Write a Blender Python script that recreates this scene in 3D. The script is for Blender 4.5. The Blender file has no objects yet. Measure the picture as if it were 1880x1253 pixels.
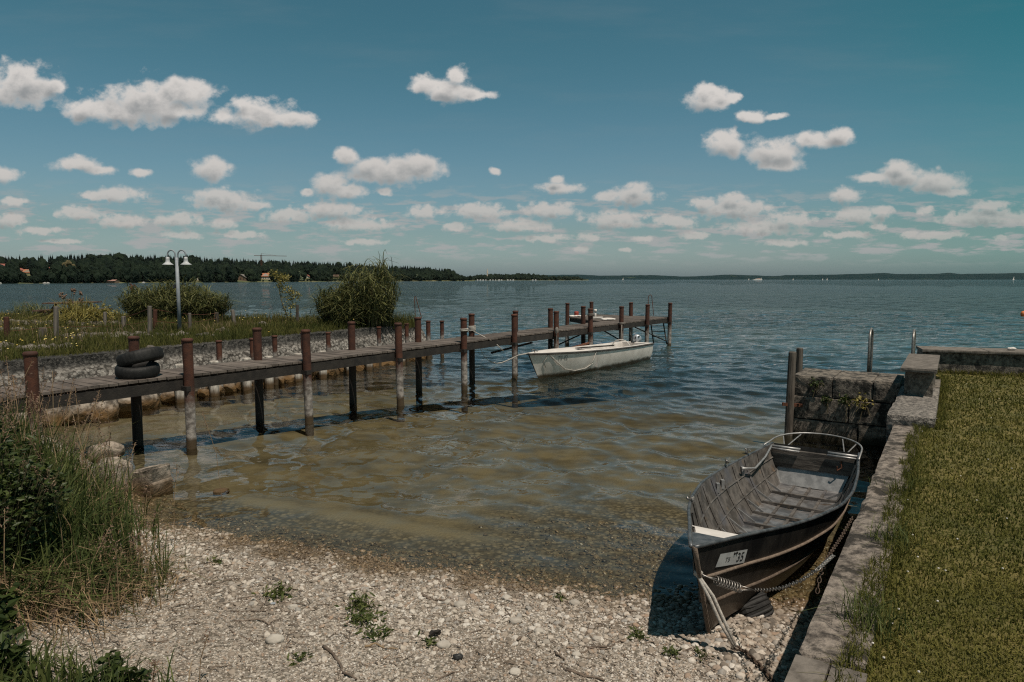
import bpy, math, random
import numpy as np
from mathutils import Vector, Matrix
random.seed(7); rng = np.random.default_rng(7)
R = math.radians
scene = bpy.context.scene
COL = scene.collection

# ------------------------------------------------------------------ measured camera
H = 2.5; F = 1253.; CX = 940.; CY = 626.5; PT = math.atan(113.5/1253)
SP, CP = math.sin(PT), math.cos(PT)
def ray(px, py):
    u = (px-CX)/F; v = -(py-CY)/F
    return u, CP+SP*v, -SP+CP*v
def P(px, py, z=0.):
    x, y, w = ray(px, py); t = (z-H)/w
    return np.array((x*t, y*t, z))
def Q(px, py, Y):
    x, y, w = ray(px, py); t = Y/y
    return np.array((x*t, Y, H+w*t))
def proj(p):
    z = p[..., 2]-H; d = p[..., 1]*CP-z*SP; v = p[..., 1]*SP+z*CP
    return CX+F*p[..., 0]/d, CY-F*v/d

# ------------------------------------------------------------------ noise
def _h(i, j, k):
    n = (i*374761393 + j*668265263 + k*2147483647 + 974634) & 0xffffffff
    n = ((n ^ (n >> 13))*1274126177) & 0xffffffff
    return ((n ^ (n >> 16)) & 0xffff)/65535.
def vn(p):
    p = np.asarray(p, float); i = np.floor(p).astype(np.int64); f = p-i; f = f*f*(3-2*f)
    x, y, z = i[..., 0], i[..., 1], i[..., 2]; fx, fy, fz = f[..., 0], f[..., 1], f[..., 2]
    r = 0
    for a in (0, 1):
        for b in (0, 1):
            for c in (0, 1):
                r = r + _h(x+a, y+b, z+c)*(fx if a else 1-fx)*(fy if b else 1-fy)*(fz if c else 1-fz)
    return r*2-1
def fbm(p, o=4):
    p = np.asarray(p, float); s = 0; a = .5
    for k in range(o):
        s = s + a*vn(p+k*17.3); p = p*2.03; a *= .5
    return s
def sstep(a, b, x):
    t = np.clip((x-a)/(b-a), 0, 1); return t*t*(3-2*t)

# ------------------------------------------------------------------ mesh builder
class MB:
    def __init__(s): s.v = []; s.f = {3: [], 4: []}; s.n = 0; s.r = []; s.ng = []
    def add(s, v, quads=None, tris=None, rnd=None):
        v = np.asarray(v, float).reshape(-1, 3)
        if quads is not None and len(quads): s.f[4].append(np.asarray(quads, int).reshape(-1, 4)+s.n)
        if tris is not None and len(tris): s.f[3].append(np.asarray(tris, int).reshape(-1, 3)+s.n)
        s.v.append(v); s.n += len(v)
        if rnd is None: rnd = random.random()
        s.r.append(np.full(len(v), rnd) if np.isscalar(rnd) else np.asarray(rnd, float))
        return s
    def ngon(s, idx): s.ng.append([i for i in idx])
    def box(s, c, size, ax=None, rnd=None, taper=1.):
        hx, hy, hz = [k/2 for k in size]
        v = np.array([(x*(taper if z > 0 else 1), y*(taper if z > 0 else 1), z) for z in (-hz, hz) for x, y in ((-hx, -hy), (hx, -hy), (hx, hy), (-hx, hy))])
        if ax is not None: v = v @ np.asarray(ax)
        return s.add(v+np.asarray(c), [(3, 2, 1, 0), (4, 5, 6, 7), (0, 1, 5, 4), (1, 2, 6, 5), (2, 3, 7, 6), (3, 0, 4, 7)], rnd=rnd)
    def bar(s, a, b, w, h, up=(0, 0, 1), rnd=None):
        a = np.asarray(a, float); b = np.asarray(b, float); d = b-a; L = np.linalg.norm(d); d /= L
        up = np.asarray(up, float); sd = np.cross(d, up)
        if np.linalg.norm(sd) < 1e-6: sd = np.cross(d, (1, 0, 0))
        sd /= np.linalg.norm(sd); up = np.cross(sd, d)
        return s.box((a+b)/2, (L, w, h), ax=np.array((d, sd, up)), rnd=rnd)
    def tube(s, pts, r, n=8, caps=True, rnd=None, closed=False):
        pts = np.asarray(pts, float); m = len(pts); r = np.full(m, r) if np.isscalar(r) else np.asarray(r, float)
        T = np.gradient(pts, axis=0) if not closed else np.roll(pts, -1, 0)-np.roll(pts, 1, 0)
        T /= np.linalg.norm(T, axis=1)[:, None]+1e-12
        ref = np.array((0, 0, 1.)) if abs(T[0][2]) < .9 else np.array((1., 0, 0))
        N = np.cross(T[0], ref); N /= np.linalg.norm(N); V = []
        for i in range(m):
            N = N-T[i]*N.dot(T[i]); N /= np.linalg.norm(N)+1e-12; B = np.cross(T[i], N)
            a = np.arange(n)*2*math.pi/n
            V.append(pts[i]+r[i]*(np.cos(a)[:, None]*N+np.sin(a)[:, None]*B))
        V = np.array(V).reshape(-1, 3); q = []
        for i in range(m if closed else m-1):
            k = (i+1) % m
            for j in range(n):
                q.append((i*n+j, i*n+(j+1) % n, k*n+(j+1) % n, k*n+j))
        base = s.n; s.add(V, q, rnd=rnd)
        if caps and not closed:
            s.ng.append([base+j for j in range(n)][::-1]); s.ng.append([base+(m-1)*n+j for j in range(n)])
        return s
    def lathe(s, prof, c=(0, 0, 0), n=20, rnd=None, ax=None, close=False, twist=None):
        prof = np.asarray(prof, float); m = len(prof); a = np.arange(n)*2*math.pi/n
        V = np.array([[(r*math.cos(t), r*math.sin(t), z) for t in a] for r, z in prof]).reshape(-1, 3)
        if twist is not None: V = twist(V)
        if ax is not None: V = V @ np.asarray(ax)
        q = [(i*n+j, i*n+(j+1) % n, ((i+1) % m)*n+(j+1) % n, ((i+1) % m)*n+j) for i in range(m if close else m-1) for j in range(n)]
        return s.add(V+np.asarray(c), q, rnd=rnd)
    def grid(s, G, rnd=None, flip=False):
        G = np.asarray(G, float); a, b = G.shape[:2]
        i = np.arange(a-1)[:, None]*b+np.arange(b-1)[None, :]
        q = np.stack((i, i+1, i+b+1, i+b), -1).reshape(-1, 4)
        if flip: q = q[:, ::-1]
        return s.add(G.reshape(-1, 3), q, rnd=rnd)
    def prism(s, poly, z0, z1, rnd=None):
        n = len(poly); V = [(x, y, z0) for x, y in poly]+[(x, y, z1) for x, y in poly]; b = s.n
        s.add(V, [(i, (i+1) % n, n+(i+1) % n, n+i) for i in range(n)], rnd=rnd)
        s.ng.append([b+i for i in range(n)][::-1]); s.ng.append([b+n+i for i in range(n)]); return s
    def blob(s, c, size, lvl=2, amp=.2, fr=1.6, rnd=None, ax=None, flat=None):
        v, f = ICO[lvl]; sd = random.random()*100
        w = v*(1+amp*2*fbm(v*fr+sd, 3))[:, None]*np.asarray(size)
        if flat is not None: w[:, 2] = np.maximum(w[:, 2], flat)
        if ax is not None: w = w @ np.asarray(ax)
        return s.add(w+np.asarray(c), tris=f, rnd=rnd)
    def rock(s, c, size, lvl=4, cuts=9, amp=.06, rnd=None, ax=None):
        v, f = ICO[lvl]; v = v.copy(); sd = random.random()*100
        for _ in range(cuts):
            n = rng.normal(size=3); n /= np.linalg.norm(n); d = rng.uniform(.55, .85); h = v@n-d; v = np.where((h > 0)[:, None], v-n*h[:, None], v)
        v = v*(1+amp*fbm(v*2+sd, 3)+amp*.6*fbm(v*7+sd, 3))[:, None]
        w = v*np.asarray(size)*1.2
        if ax is not None: w = w @ np.asarray(ax)
        return s.add(w+np.asarray(c), tris=f, rnd=rnd)
    def rough(s, a0, a1, o0, o1, z0, z1, fr, step=.06, amp=.02, nfr=3., rnd=None, bottom=False):
        # subdivided block in a local frame, skin pushed by noise (fr maps a,o,z -> world)
        na = max(2, int((a1-a0)/step)); no = max(2, int((o1-o0)/step)); nz = max(2, int((z1-z0)/step))
        A = np.linspace(a0, a1, na+1); O = np.linspace(o0, o1, no+1); Z = np.linspace(z0, z1, nz+1)
        c = np.array(((a0+a1)/2, (o0+o1)/2, (z0+z1)/2)); hs = np.array(((a1-a0)/2, (o1-o0)/2, (z1-z0)/2))
        def put(X, Y, Zz, flip):
            p = np.stack(np.broadcast_arrays(X, Y, Zz), -1).astype(float)
            q = fr(p); d = (p-c)/np.linalg.norm(hs); e = (np.abs((p-c)/hs) > .999).sum(-1)
            nn = fbm(q*nfr, 4); p2 = p+d/np.linalg.norm(d, axis=-1)[..., None]*(nn*amp*1.6-np.where(e > 1, amp*.9, 0))[..., None]
            s.grid(fr(p2), rnd=rnd if rnd is not None else .5, flip=flip)
        put(A[:, None], O[None, :], z1, False); put(A[:, None], o0, Z[None, :], False); put(A[:, None], o1, Z[None, :], True)
        put(a0, O[:, None], Z[None, :], True); put(a1, O[:, None], Z[None, :], False)
        if bottom: put(A[:, None], O[None, :], z0, True)
        return s
    def build(s, name, m, smooth=False, off=(0, 0, 0)):
        me = bpy.data.meshes.new(name)
        V = np.concatenate(s.v)-np.asarray(off); me.vertices.add(len(V)); me.vertices.foreach_set('co', V.ravel())
        loops = []; tot = []
        for k in (3, 4):
            if s.f[k]:
                a = np.concatenate(s.f[k]); loops.append(a.ravel()); tot.append(np.full(len(a), k))
        for g in s.ng: loops.append(np.array(g)); tot.append(np.array([len(g)]))
        L = np.concatenate(loops); T = np.concatenate(tot); st = np.concatenate(([0], np.cumsum(T)[:-1]))
        me.loops.add(len(L)); me.loops.foreach_set('vertex_index', L)
        me.polygons.add(len(T)); me.polygons.foreach_set('loop_start', st); me.polygons.foreach_set('loop_total', T)
        me.polygons.foreach_set('use_smooth', np.full(len(T), smooth)); me.update(); me.validate()
        at = me.attributes.new('rnd', 'FLOAT', 'POINT'); at.data.foreach_set('value', np.concatenate(s.r))
        me.materials.append(m)
        return me
def ico(l):
    t = (1+5**.5)/2
    v = [(-1, t, 0), (1, t, 0), (-1, -t, 0), (1, -t, 0), (0, -1, t), (0, 1, t), (0, -1, -t), (0, 1, -t), (t, 0, -1), (t, 0, 1), (-t, 0, -1), (-t, 0, 1)]
    f = [(0, 11, 5), (0, 5, 1), (0, 1, 7), (0, 7, 10), (0, 10, 11), (1, 5, 9), (5, 11, 4), (11, 10, 2), (10, 7, 6), (7, 1, 8), (3, 9, 4), (3, 4, 2), (3, 2, 6), (3, 6, 8), (3, 8, 9), (4, 9, 5), (2, 4, 11), (6, 2, 10), (8, 6, 7), (9, 8, 1)]
    v = [np.array(a)/np.linalg.norm(a) for a in v]
    for _ in range(l):
        c = {}; g = []
        def mid(a, b):
            k = (min(a, b), max(a, b))
            if k not in c:
                m = v[a]+v[b]; v.append(m/np.linalg.norm(m)); c[k] = len(v)-1
            return c[k]
        for a, b, d in f:
            x, y, z = mid(a, b), mid(b, d), mid(d, a); g += [(a, x, z), (b, y, x), (d, z, y), (x, y, z)]
        f = g
    return np.array(v), np.array(f)
ICO = [ico(i) for i in range(5)]

# ------------------------------------------------------------------ objects
ORG = {}
def tag(o, label=None, cat=None, group=None, kind=None):
    if label: o['label'] = label
    if cat: o['category'] = cat
    if group: o['group'] = group
    if kind: o['kind'] = kind
    return o
def thing(name, label, cat, loc=(0, 0, 0), group=None):
    o = bpy.data.objects.new(name, None); COL.objects.link(o); o.location = loc; o.empty_display_size = .2
    ORG[o.name] = np.asarray(loc, float); return tag(o, label, cat, group)
def part(name, mb, m, parent, smooth=False, label=None):
    off = ORG[parent.name]
    o = bpy.data.objects.new(name, mb.build(name, m, smooth, off)); COL.objects.link(o); o.parent = parent
    ORG[o.name] = off
    if label: o['label'] = label
    return o
def solo(name, mb, m, label, cat, loc=None, group=None, smooth=False):
    loc = np.asarray(loc if loc is not None else (0, 0, 0), float)
    o = bpy.data.objects.new(name, mb.build(name, m, smooth, loc)); COL.objects.link(o); o.location = loc
    ORG[o.name] = loc; return tag(o, label, cat, group)
def struct(name, mb, m, smooth=False, kind='structure'):
    o = bpy.data.objects.new(name, mb.build(name, m, smooth)); COL.objects.link(o); o['kind'] = kind; return o

# ------------------------------------------------------------------ materials
class NT:
    def __init__(s, t): s.t = t; s.n = t.nodes; s.l = t.links
    def __call__(s, typ, ins=None, **kw):
        n = s.n.new(typ)
        for k, v in kw.items(): setattr(n, k, v)
        for k, v in (ins or {}).items():
            sk = n.inputs[k]
            if isinstance(v, bpy.types.NodeSocket): s.l.new(v, sk)
            else: sk.default_value = v
        return n
    def math(s, op, a, b=0., c=None, clamp=False):
        i = {0: a, 1: b}
        if c is not None: i[2] = c
        return s('ShaderNodeMath', i, operation=op, use_clamp=clamp).outputs[0]
    def mix(s, f, a, b, blend='MIX'):
        n = s('ShaderNodeMix', None, data_type='RGBA', blend_type=blend)
        for k, v in ((0, f), (6, a), (7, b)):
            if isinstance(v, bpy.types.NodeSocket): s.l.new(v, n.inputs[k])
            else: n.inputs[k].default_value = v if k == 0 else (tuple(v)+(1,) if len(v) == 3 else v)
        return n.outputs[2]
    def ramp(s, f, lo, hi, a=0., b=1.):
        n = s('ShaderNodeMapRange', {0: f, 1: lo, 2: hi, 3: a, 4: b}); n.interpolation_type = 'SMOOTHSTEP'; return n.outputs[0]
def c4(c): return tuple(c)+(1,)
def newmat(name):
    m = bpy.data.materials.new(name); m.use_nodes = True; t = NT(m.node_tree); t.n.clear(); return m, t
def finish(t, sh):
    o = t('ShaderNodeOutputMaterial'); t.l.new(sh, o.inputs[0])
def mat(name, c1, c2=None, scale=6., rough=.75, bump=0., bscale=40., metal=0., attr=0., stretch=(1, 1, 1), trans=0., c3=None, c3scale=1.5, c3r=(.5, .65), spec=.4, lo=.35, hi=.65, coat=0., hook=None, bdist=.02):
    m, t = newmat(name); c2 = c2 or c1
    tc = t('ShaderNodeNewGeometry').outputs['Position']
    mp = t('ShaderNodeMapping', {0: tc, 3: stretch}).outputs[0]
    nz = t('ShaderNodeTexNoise', {'Vector': mp, 'Scale': scale, 'Detail': 8., 'Roughness': .65}).outputs[0]
    f = t.ramp(nz, lo, hi)
    if attr:
        at = t('ShaderNodeAttribute', attribute_name='rnd').outputs['Fac']
        f = t.math('ADD', t.math('MULTIPLY', f, 1-attr), t.math('MULTIPLY', at, attr))
    col = t.mix(f, c1, c2)
    if c3:
        n3 = t('ShaderNodeTexNoise', {'Vector': tc, 'Scale': c3scale, 'Detail': 6., 'Roughness': .7}).outputs[0]
        col = t.mix(t.ramp(n3, *c3r), col, c3)
    if hook: col = hook(t, col, tc)
    b = t('ShaderNodeBsdfPrincipled', {'Base Color': col, 'Roughness': rough, 'Metallic': metal, 'Specular IOR Level': spec, 'Coat Weight': coat})
    if bump:
        bn = t('ShaderNodeTexNoise', {'Vector': mp, 'Scale': bscale, 'Detail': 6., 'Roughness': .6}).outputs[0]
        t.l.new(t('ShaderNodeBump', {'Height': bn, 'Strength': bump, 'Distance': bdist}).outputs[0], b.inputs['Normal'])
    sh = b.outputs[0]
    if trans:
        tr = t('ShaderNodeBsdfTranslucent', {'Color': col}).outputs[0]
        sh = t('ShaderNodeMixShader', {0: trans, 1: sh, 2: tr}).outputs[0]
    finish(t, sh); return m
def zmask(lo, hi, amp=.15, sc=6.):
    def f(t, tc):
        z = t('ShaderNodeSeparateXYZ', {0: tc}).outputs[2]
        n = t('ShaderNodeTexNoise', {'Vector': tc, 'Scale': sc, 'Detail': 5.}).outputs[0]
        return t.ramp(t.math('ADD', z, t.math('MULTIPLY', t.math('SUBTRACT', n, .5), amp*2)), lo, hi)
    return f
def pilehook(z0, z1):
    def h(t, col, tc):
        up = zmask(z0, z1, .22, 9.)(t, tc)
        n = t('ShaderNodeTexNoise', {'Vector': tc, 'Scale': 14., 'Detail': 6.}).outputs[0]
        grey = t.mix(t.ramp(n, .3, .7), (.10, .086, .076), (.31, .28, .255))
        c = t.mix(up, grey, col)
        wet = zmask(.10, .2, .06, 12.)(t, tc)
        return t.mix(wet, (.05, .032, .015), c)
    return h
M = {}
M['pile'] = mat('rusted_steel_pile', (.030, .0105, .0065), (.078, .027, .014), 9, .8, .3, 60, attr=.3, hook=pilehook(.5, .9))
M['darkpile'] = mat('deck_shaded_tarred_pile', (.030, .0105, .0065), (.078, .027, .014), 9, .8, .3, 60, attr=.3, hook=lambda t, c, p: t.mix(zmask(.98, 1.04, .02)(t, p), t.mix(zmask(.2, .9, .3)(t, p), (.012, .010, .008), (.022, .014, .010)), c))  # below the deck, its shadow is painted in along with dark wet tar
M['mpost'] = mat('rusted_mooring_steel', (.036, .012, .0075), (.088, .031, .016), 10, .8, .3, 60, attr=.3, hook=pilehook(.62, .85))
M['rust'] = mat('rust', (.05, .02, .012), (.13, .045, .02), 14, .85, .3, 80)
M['deck'] = mat('weathered_deck', (.05, .039, .032), (.145, .12, .103), 5, .85, .35, 50, attr=.55, stretch=(1, 1, 1), c3=(.035, .029, .024), c3scale=2.2, c3r=(.55, .75))
M['darkwood'] = mat('dark_timber', (.010, .008, .007), (.028, .023, .019), 7, .85, .3, 50, attr=.2)
M['greywood'] = mat('grey_weathered_timber', (.065, .055, .046), (.17, .148, .128), 10, .9, .4, 40, stretch=(1, 1, .15), attr=.25)
M['oldpost'] = mat('old_wooden_post', (.03, .024, .019), (.10, .085, .07), 14, .9, .5, 40, stretch=(1, 1, .12))
M['plank'] = mat('stained_plank', (.035, .03, .026), (.13, .115, .10), 9, .85, .3, 50, stretch=(.25, .25, 2))
M['tyre'] = mat('tyre_rubber', (.004, .004, .004), (.012, .0115, .011), 12, .7, .2, 60)
M['coping'] = mat('old_concrete', (.028, .022, .018), (.25, .212, .18), 15, .92, .8, 60, c3=(.03, .025, .02), c3scale=5, c3r=(.50, .60), lo=.3, hi=.68)
M['block'] = mat('lichen_concrete_block', (.05, .044, .037), (.20, .172, .142), 16, .95, .7, 55, c3=(.022, .02, .017), c3scale=5, c3r=(.5, .6), hook=lambda t, c, p: t.mix(zmask(.02, .18, .05)(t, p), (.02, .016, .008), c))
M['lightstone'] = mat('pale_rough_stone', (.04, .036, .033), (.24, .215, .19), 26, .95, .8, 60)
def wallhook(t, col, tc):
    v = t('ShaderNodeTexVoronoi', {'Vector': tc, 'Scale': 16.}).outputs
    d = t.ramp(v[0], .42, .75)
    cell = t('ShaderNodeSeparateColor', {0: v[1]}).outputs[0]
    peb = t.mix(cell, (.13, .118, .105), (.29, .27, .245)); peb = t.mix(d, peb, (.05, .044, .038))
    z = zmask(.80, .90, .07, 3.)(t, tc)
    n2 = t('ShaderNodeTexNoise', {'Vector': tc, 'Scale': .5, 'Detail': 2.}).outputs[0]
    dark = t.mix(t.math('MULTIPLY', z, t.ramp(n2, .25, .5, .55, 1.)), peb, col)
    return t.mix(zmask(.08, .2, .05)(t, tc), (.06, .04, .015), dark)
M['wall'] = mat('rubble_harbour_wall', (.012, .0115, .0105), (.10, .094, .085), 18, .95, 1., 40, hook=wallhook, bdist=.05, lo=.4, hi=.7)
M['rock'] = mat('shore_rock', (.05, .042, .034), (.30, .255, .21), 5, .9, .9, 22, hook=lambda t, c, p: t.mix(zmask(.08, .28, .1)(t, p), (.10, .055, .018), c))
M['boulder'] = mat('pale_boulder', (.09, .075, .06), (.30, .25, .205), 9, .9, .6, 40, hook=lambda t, c, p: t.mix(zmask(.05, .24, .1)(t, p), (.07, .042, .018), c))
M['stub'] = mat('bleached_stub_wood', (.22, .195, .17), (.50, .46, .41), 12, .9, .5, 40, stretch=(1, 1, .2), hook=lambda t, c, p: t.mix(zmask(.05, .2, .05)(t, p), (.07, .042, .018), c))
M['stone'] = mat('pebble_stone', (.20, .175, .145), (.40, .365, .32), 9, .85, .3, 50, attr=.6)
M['rubble'] = mat('dull_rubble', (.05, .043, .036), (.20, .175, .15), 9, .9, .4, 40, attr=.7)
M['grass'] = mat('mown_grass', (.062, .070, .014), (.155, .138, .036), 1.3, .8, attr=.6, trans=.25, spec=.15, lo=.3, hi=.7)
M['wildgrass'] = mat('wild_grass', (.04, .055, .013), (.13, .115, .035), .9, .8, attr=.6, trans=.3, spec=.15)
M['tallgrass'] = mat('tall_grass', (.016, .034, .007), (.12, .135, .04), 1.2, .7, attr=.7, trans=.25, spec=.25)
M['drygrass'] = mat('dry_grass', (.12, .075, .04), (.36, .26, .16), 2, .85, attr=.7, trans=.2, spec=.15)
M['reed'] = mat('reed_leaf', (.018, .030, .007), (.20, .195, .07), 1.5, .6, attr=.9, trans=.2, spec=.3)
M['leaf'] = mat('shrub_leaf', (.010, .024, .005), (.06, .078, .016), 2, .55, attr=.7, trans=.2, spec=.35)
M['yellowleaf'] = mat('yellow_green_leaf', (.11, .10, .022), (.30, .25, .07), 3, .6, attr=.7, trans=.25)
M['flower'] = mat('yellow_flower', (.45, .30, .04), (.6, .5, .2), 3, .7, attr=.8)
M['seed'] = mat('grass_seed_head', (.10, .06, .045), (.24, .16, .11), 3, .85, attr=.7, trans=.2)
M['stem'] = mat('plant_stem', (.05, .04, .02), (.11, .09, .045), 6, .8)
M['soil'] = mat('grassy_soil', (.045, .042, .012), (.10, .07, .033), 3, .95, .5, 20, c3=(.11, .09, .07), c3scale=.9, c3r=(.56, .66))
M['lawnsoil'] = mat('lawn_ground', (.06, .058, .014), (.13, .105, .032), 2.5, .95, .6, 30)
M['lamp'] = mat('galvanised_pole', (.17, .19, .215), (.24, .26, .285), 8, .6)
M['shade'] = mat('lamp_shade_white', (.30, .31, .32), (.40, .41, .42), 8, .5)
M['white'] = mat('white_hull_paint', (.40, .37, .335), (.50, .47, .43), 3, .35, .0, spec=.5, coat=.2, hook=lambda t, c, p: t.mix(zmask(.07, .17, .06, 5.)(t, p), (.035, .024, .012), c))
M['whitedeck'] = mat('white_deck', (.5, .465, .43), (.62, .58, .55), 4, .5)
M['rub'] = mat('rub_rail', (.02, .018, .016), (.05, .045, .04), 8, .6)
M['motor'] = mat('silver_motor', (.30, .32, .35), (.42, .44, .47), 8, .3, metal=.4)
M['black'] = mat('black_plastic', (.012, .012, .012), (.03, .03, .03), 8, .5)
def aluhook(t, col, tc):
    n = t('ShaderNodeTexNoise', {'Vector': tc, 'Scale': 3.2, 'Detail': 6.}).outputs[0]
    c = t.mix(t.ramp(n, .52, .72), col, (.10, .10, .11))
    n2 = t('ShaderNodeTexNoise', {'Vector': tc, 'Scale': 5.7, 'Detail': 6.}).outputs[0]
    return t.mix(t.ramp(n2, .6, .75), c, (.17, .12, .08))
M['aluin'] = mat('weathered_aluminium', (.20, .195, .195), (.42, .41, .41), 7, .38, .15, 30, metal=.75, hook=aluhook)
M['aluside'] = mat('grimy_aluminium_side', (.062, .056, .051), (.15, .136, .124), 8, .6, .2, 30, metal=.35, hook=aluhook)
M['aluout'] = mat('dark_oxidised_hull', (.012, .012, .0125), (.042, .038, .034), 6, .42, .15, 30, metal=.3, stretch=(1, 1, .4), hook=lambda t, c, p: t.mix(zmask(.14, .40, .08)(t, p), (.062, .047, .034), c))
M['alurim'] = mat('worn_rim', (.045, .05, .055), (.12, .125, .13), 12, .45, metal=.4)
M['alubright'] = mat('bright_aluminium', (.22, .22, .22), (.36, .355, .35), 12, .45, metal=.5)
M['plate'] = mat('number_plate', (.36, .36, .36), (.46, .46, .45), 12, .6, attr=.0)
M['ink'] = mat('black_lettering', (.01, .01, .01), None, 8, .7)
M['greyink'] = mat('faded_lettering', (.14, .14, .14), None, 8, .7)
M['rope'] = mat('pale_rope', (.30, .28, .25), (.46, .43, .39), 60, .9, .5, 200)
M['darkrope'] = mat('dark_rope', (.10, .09, .08), (.18, .16, .14), 60, .9)
M['chain'] = mat('chain_steel', (.16, .15, .14), (.32, .30, .28), 30, .45, metal=.7)
M['rustchain'] = mat('rusted_chain', (.035, .022, .015), (.08, .052, .034), 30, .8)
M['stick'] = mat('driftwood', (.05, .035, .025), (.17, .13, .10), 25, .9, .4, 60, attr=.5)
M['bed_red'] = mat('faded_red_paint', (.20, .03, .02), (.28, .05, .03), 9, .7)
M['orange'] = mat('orange_plastic', (.5, .14, .04), None, 9, .6)
M['tablewood'] = mat('brown_table_wood', (.05, .028, .018), (.12, .07, .045), 9, .8)

# ------------------------------------------------------------------ world: daylight sky with cumulus
SUN = Vector((.2, -.255, .73)).normalized()
elev = math.asin(SUN.z); rot = math.atan2(SUN.x, SUN.y)
W = bpy.data.worlds.new('World'); scene.world = W; W.use_nodes = True
t = NT(W.node_tree); t.n.clear()
sky = t('ShaderNodeTexSky', sky_type='NISHITA', sun_disc=False, sun_elevation=elev, sun_rotation=rot, air_density=1.0, dust_density=1.6, ozone_density=1.5).outputs[0]
d = t('ShaderNodeTexCoord').outputs['Generated']
sx, sy, sz = t('ShaderNodeSeparateXYZ', {0: d}).outputs
ay = t.math('MAXIMUM', t.math('ABSOLUTE', sy), .05)
u = t.math('DIVIDE', sx, ay); w = t.math('DIVIDE', sz, ay)
tint = t.mix(t.ramp(sz, .0, .36), (.64, .755, .765), (.34, .66, .56))
tint = t.mix(t.ramp(u, .25, .85, 0., .75), tint, t.mix(t.ramp(sz, .0, .36), (.38, .66, .64), (.05, .56, .42)))
skyc = t.mix(1., sky, tint, 'MULTIPLY')
skyc = t.mix(1., skyc, t.mix(t.ramp(sz, .38, .85), (1, 1, 1), (.42, .42, .45)), 'MULTIPLY')   # upper sky, out of view, darkened to cut the fill light
skyc = t.mix(1., skyc, t.mix(t.ramp(sz, .0, .075), (1.30, 1.36, 1.56), (1, 1, 1)), 'MULTIPLY')   # pale band over the lake
uv = t('ShaderNodeCombineXYZ', {0: u, 1: w, 2: 0.}).outputs[0]
LOBES = [(40,150,72,36),(100,155,30,14),(5,165,45,25),(270,180,85,38),(340,165,55,28),(165,198,48,20),(225,203,60,18),(320,200,60,16),
(470,205,65,26),(520,215,55,15),(415,215,40,13),(445,190,30,15),(825,162,52,20),(838,140,22,18),(775,152,30,17),(868,172,38,8),
(385,305,38,23),(145,298,50,13),(185,310,30,10),(258,315,22,8),(720,310,85,25),(770,300,45,24),(640,285,28,18),(680,300,40,18),
(605,335,32,24),(640,348,38,13),(565,352,14,8),(708,350,13,9),(220,355,48,14),(180,358,30,8),(415,366,65,19),(400,355,40,14),(465,375,35,8),
(610,382,60,15),(530,393,50,13),(145,388,45,13),(225,403,45,13),(330,400,48,14),(655,410,70,13),(410,408,25,11),(335,430,35,9),
(5,318,32,15),(25,368,25,8),(15,400,28,14),(78,422,42,7),(1302,178,50,22),(1300,165,25,14),(1348,178,14,11),(1380,210,30,10),(1420,212,25,5),
(1330,260,48,22),(1430,275,60,24),(1435,300,45,13),(1490,255,45,15),(1540,247,30,17),(1660,318,45,21),(1720,330,55,21),(1650,305,25,14),(1600,325,40,8),(1745,352,40,8),
(1553,355,30,15),(1575,392,48,16),(1620,385,20,9),(1350,378,70,20),(1345,362,25,12),(1450,400,45,16),(1400,415,75,14),(1290,372,25,11),
(1160,355,48,18),(1172,345,28,15),(1115,360,28,9),(1030,342,45,11),(1022,328,16,8),(1010,382,50,15),(880,385,50,15),(1130,400,65,16),(1235,405,50,12),(780,388,35,12),
(960,412,60,12),(835,415,25,8),(1000,435,50,8),(1275,430,27,8),(1815,395,75,16),(1820,375,35,10),(1760,400,50,9),(1870,400,40,14),
(1555,430,45,7),(1670,430,18,8),(1720,430,60,7),(1700,385,20,8),(1840,435,18,6),(910,314,12,7),(670,443,40,6),(1180,438,20,6),(1080,435,22,7),(1068,456,16,5),(1150,458,15,4),(440,430,45,7),(120,443,40,5),(1440,445,45,6),(1610,415,20,6)]
g = bpy.data.node_groups.new('cumulus_field', 'ShaderNodeTree')
g.interface.new_socket('p', in_out='INPUT', socket_type='NodeSocketVector'); g.interface.new_socket('f', in_out='OUTPUT', socket_type='NodeSocketFloat')
q = NT(g); gi = q('NodeGroupInput').outputs[0]; go = q('NodeGroupOutput'); acc = None
for (cx, cy, rx, ry) in LOBES:
    x, y, z = ray(cx, cy+ry*.25); iu = F/rx*.80; iw = F/ry*.80
    v = q('ShaderNodeVectorMath', {0: gi, 1: (iu, iw, 0), 2: (-x/y*iu, -z/y*iw, 0)}, operation='MULTIPLY_ADD').outputs[0]
    L = q('ShaderNodeVectorMath', {0: v}, operation='LENGTH').outputs['Value']
    acc = L if acc is None else q.math('SMOOTH_MIN', acc, L, .35)
q.l.new(acc, go.inputs[0])
wp = t.math('ADD', t.math('MAXIMUM', w, 0.), .12)          # clouds shrink toward the horizon
ncv = t('ShaderNodeMapping', {0: uv, 3: (1, 1.25, 1)}).outputs[0]; low = t.ramp(w, .06, .22, 1., 0.)
def two(sc, det, rg):
    a_, b_ = [t('ShaderNodeTexNoise', {'Vector': ncv, 'Scale': k_, 'Detail': det, 'Roughness': rg}).outputs for k_ in (sc, sc*2.1)]
    return t.mix(low, a_[1], b_[1])
n1c = two(24., 6., .55); n2c = two(62., 7., .62)
n1g = t('ShaderNodeSeparateColor', {0: n1c}).outputs[0]; n2g = t('ShaderNodeSeparateColor', {0: n2c}).outputs[1]
off = t('ShaderNodeVectorMath', {0: n1c, 1: (.5, .5, .5)}, operation='SUBTRACT').outputs[0]
off = t('ShaderNodeVectorMath', {0: off, 'Scale': t.math('MULTIPLY', wp, 2.7)}, operation='SCALE').outputs[0]
pw = t('ShaderNodeVectorMath', {0: off, 1: (.024, .018, 0), 2: uv}, operation='MULTIPLY_ADD').outputs[0]
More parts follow.
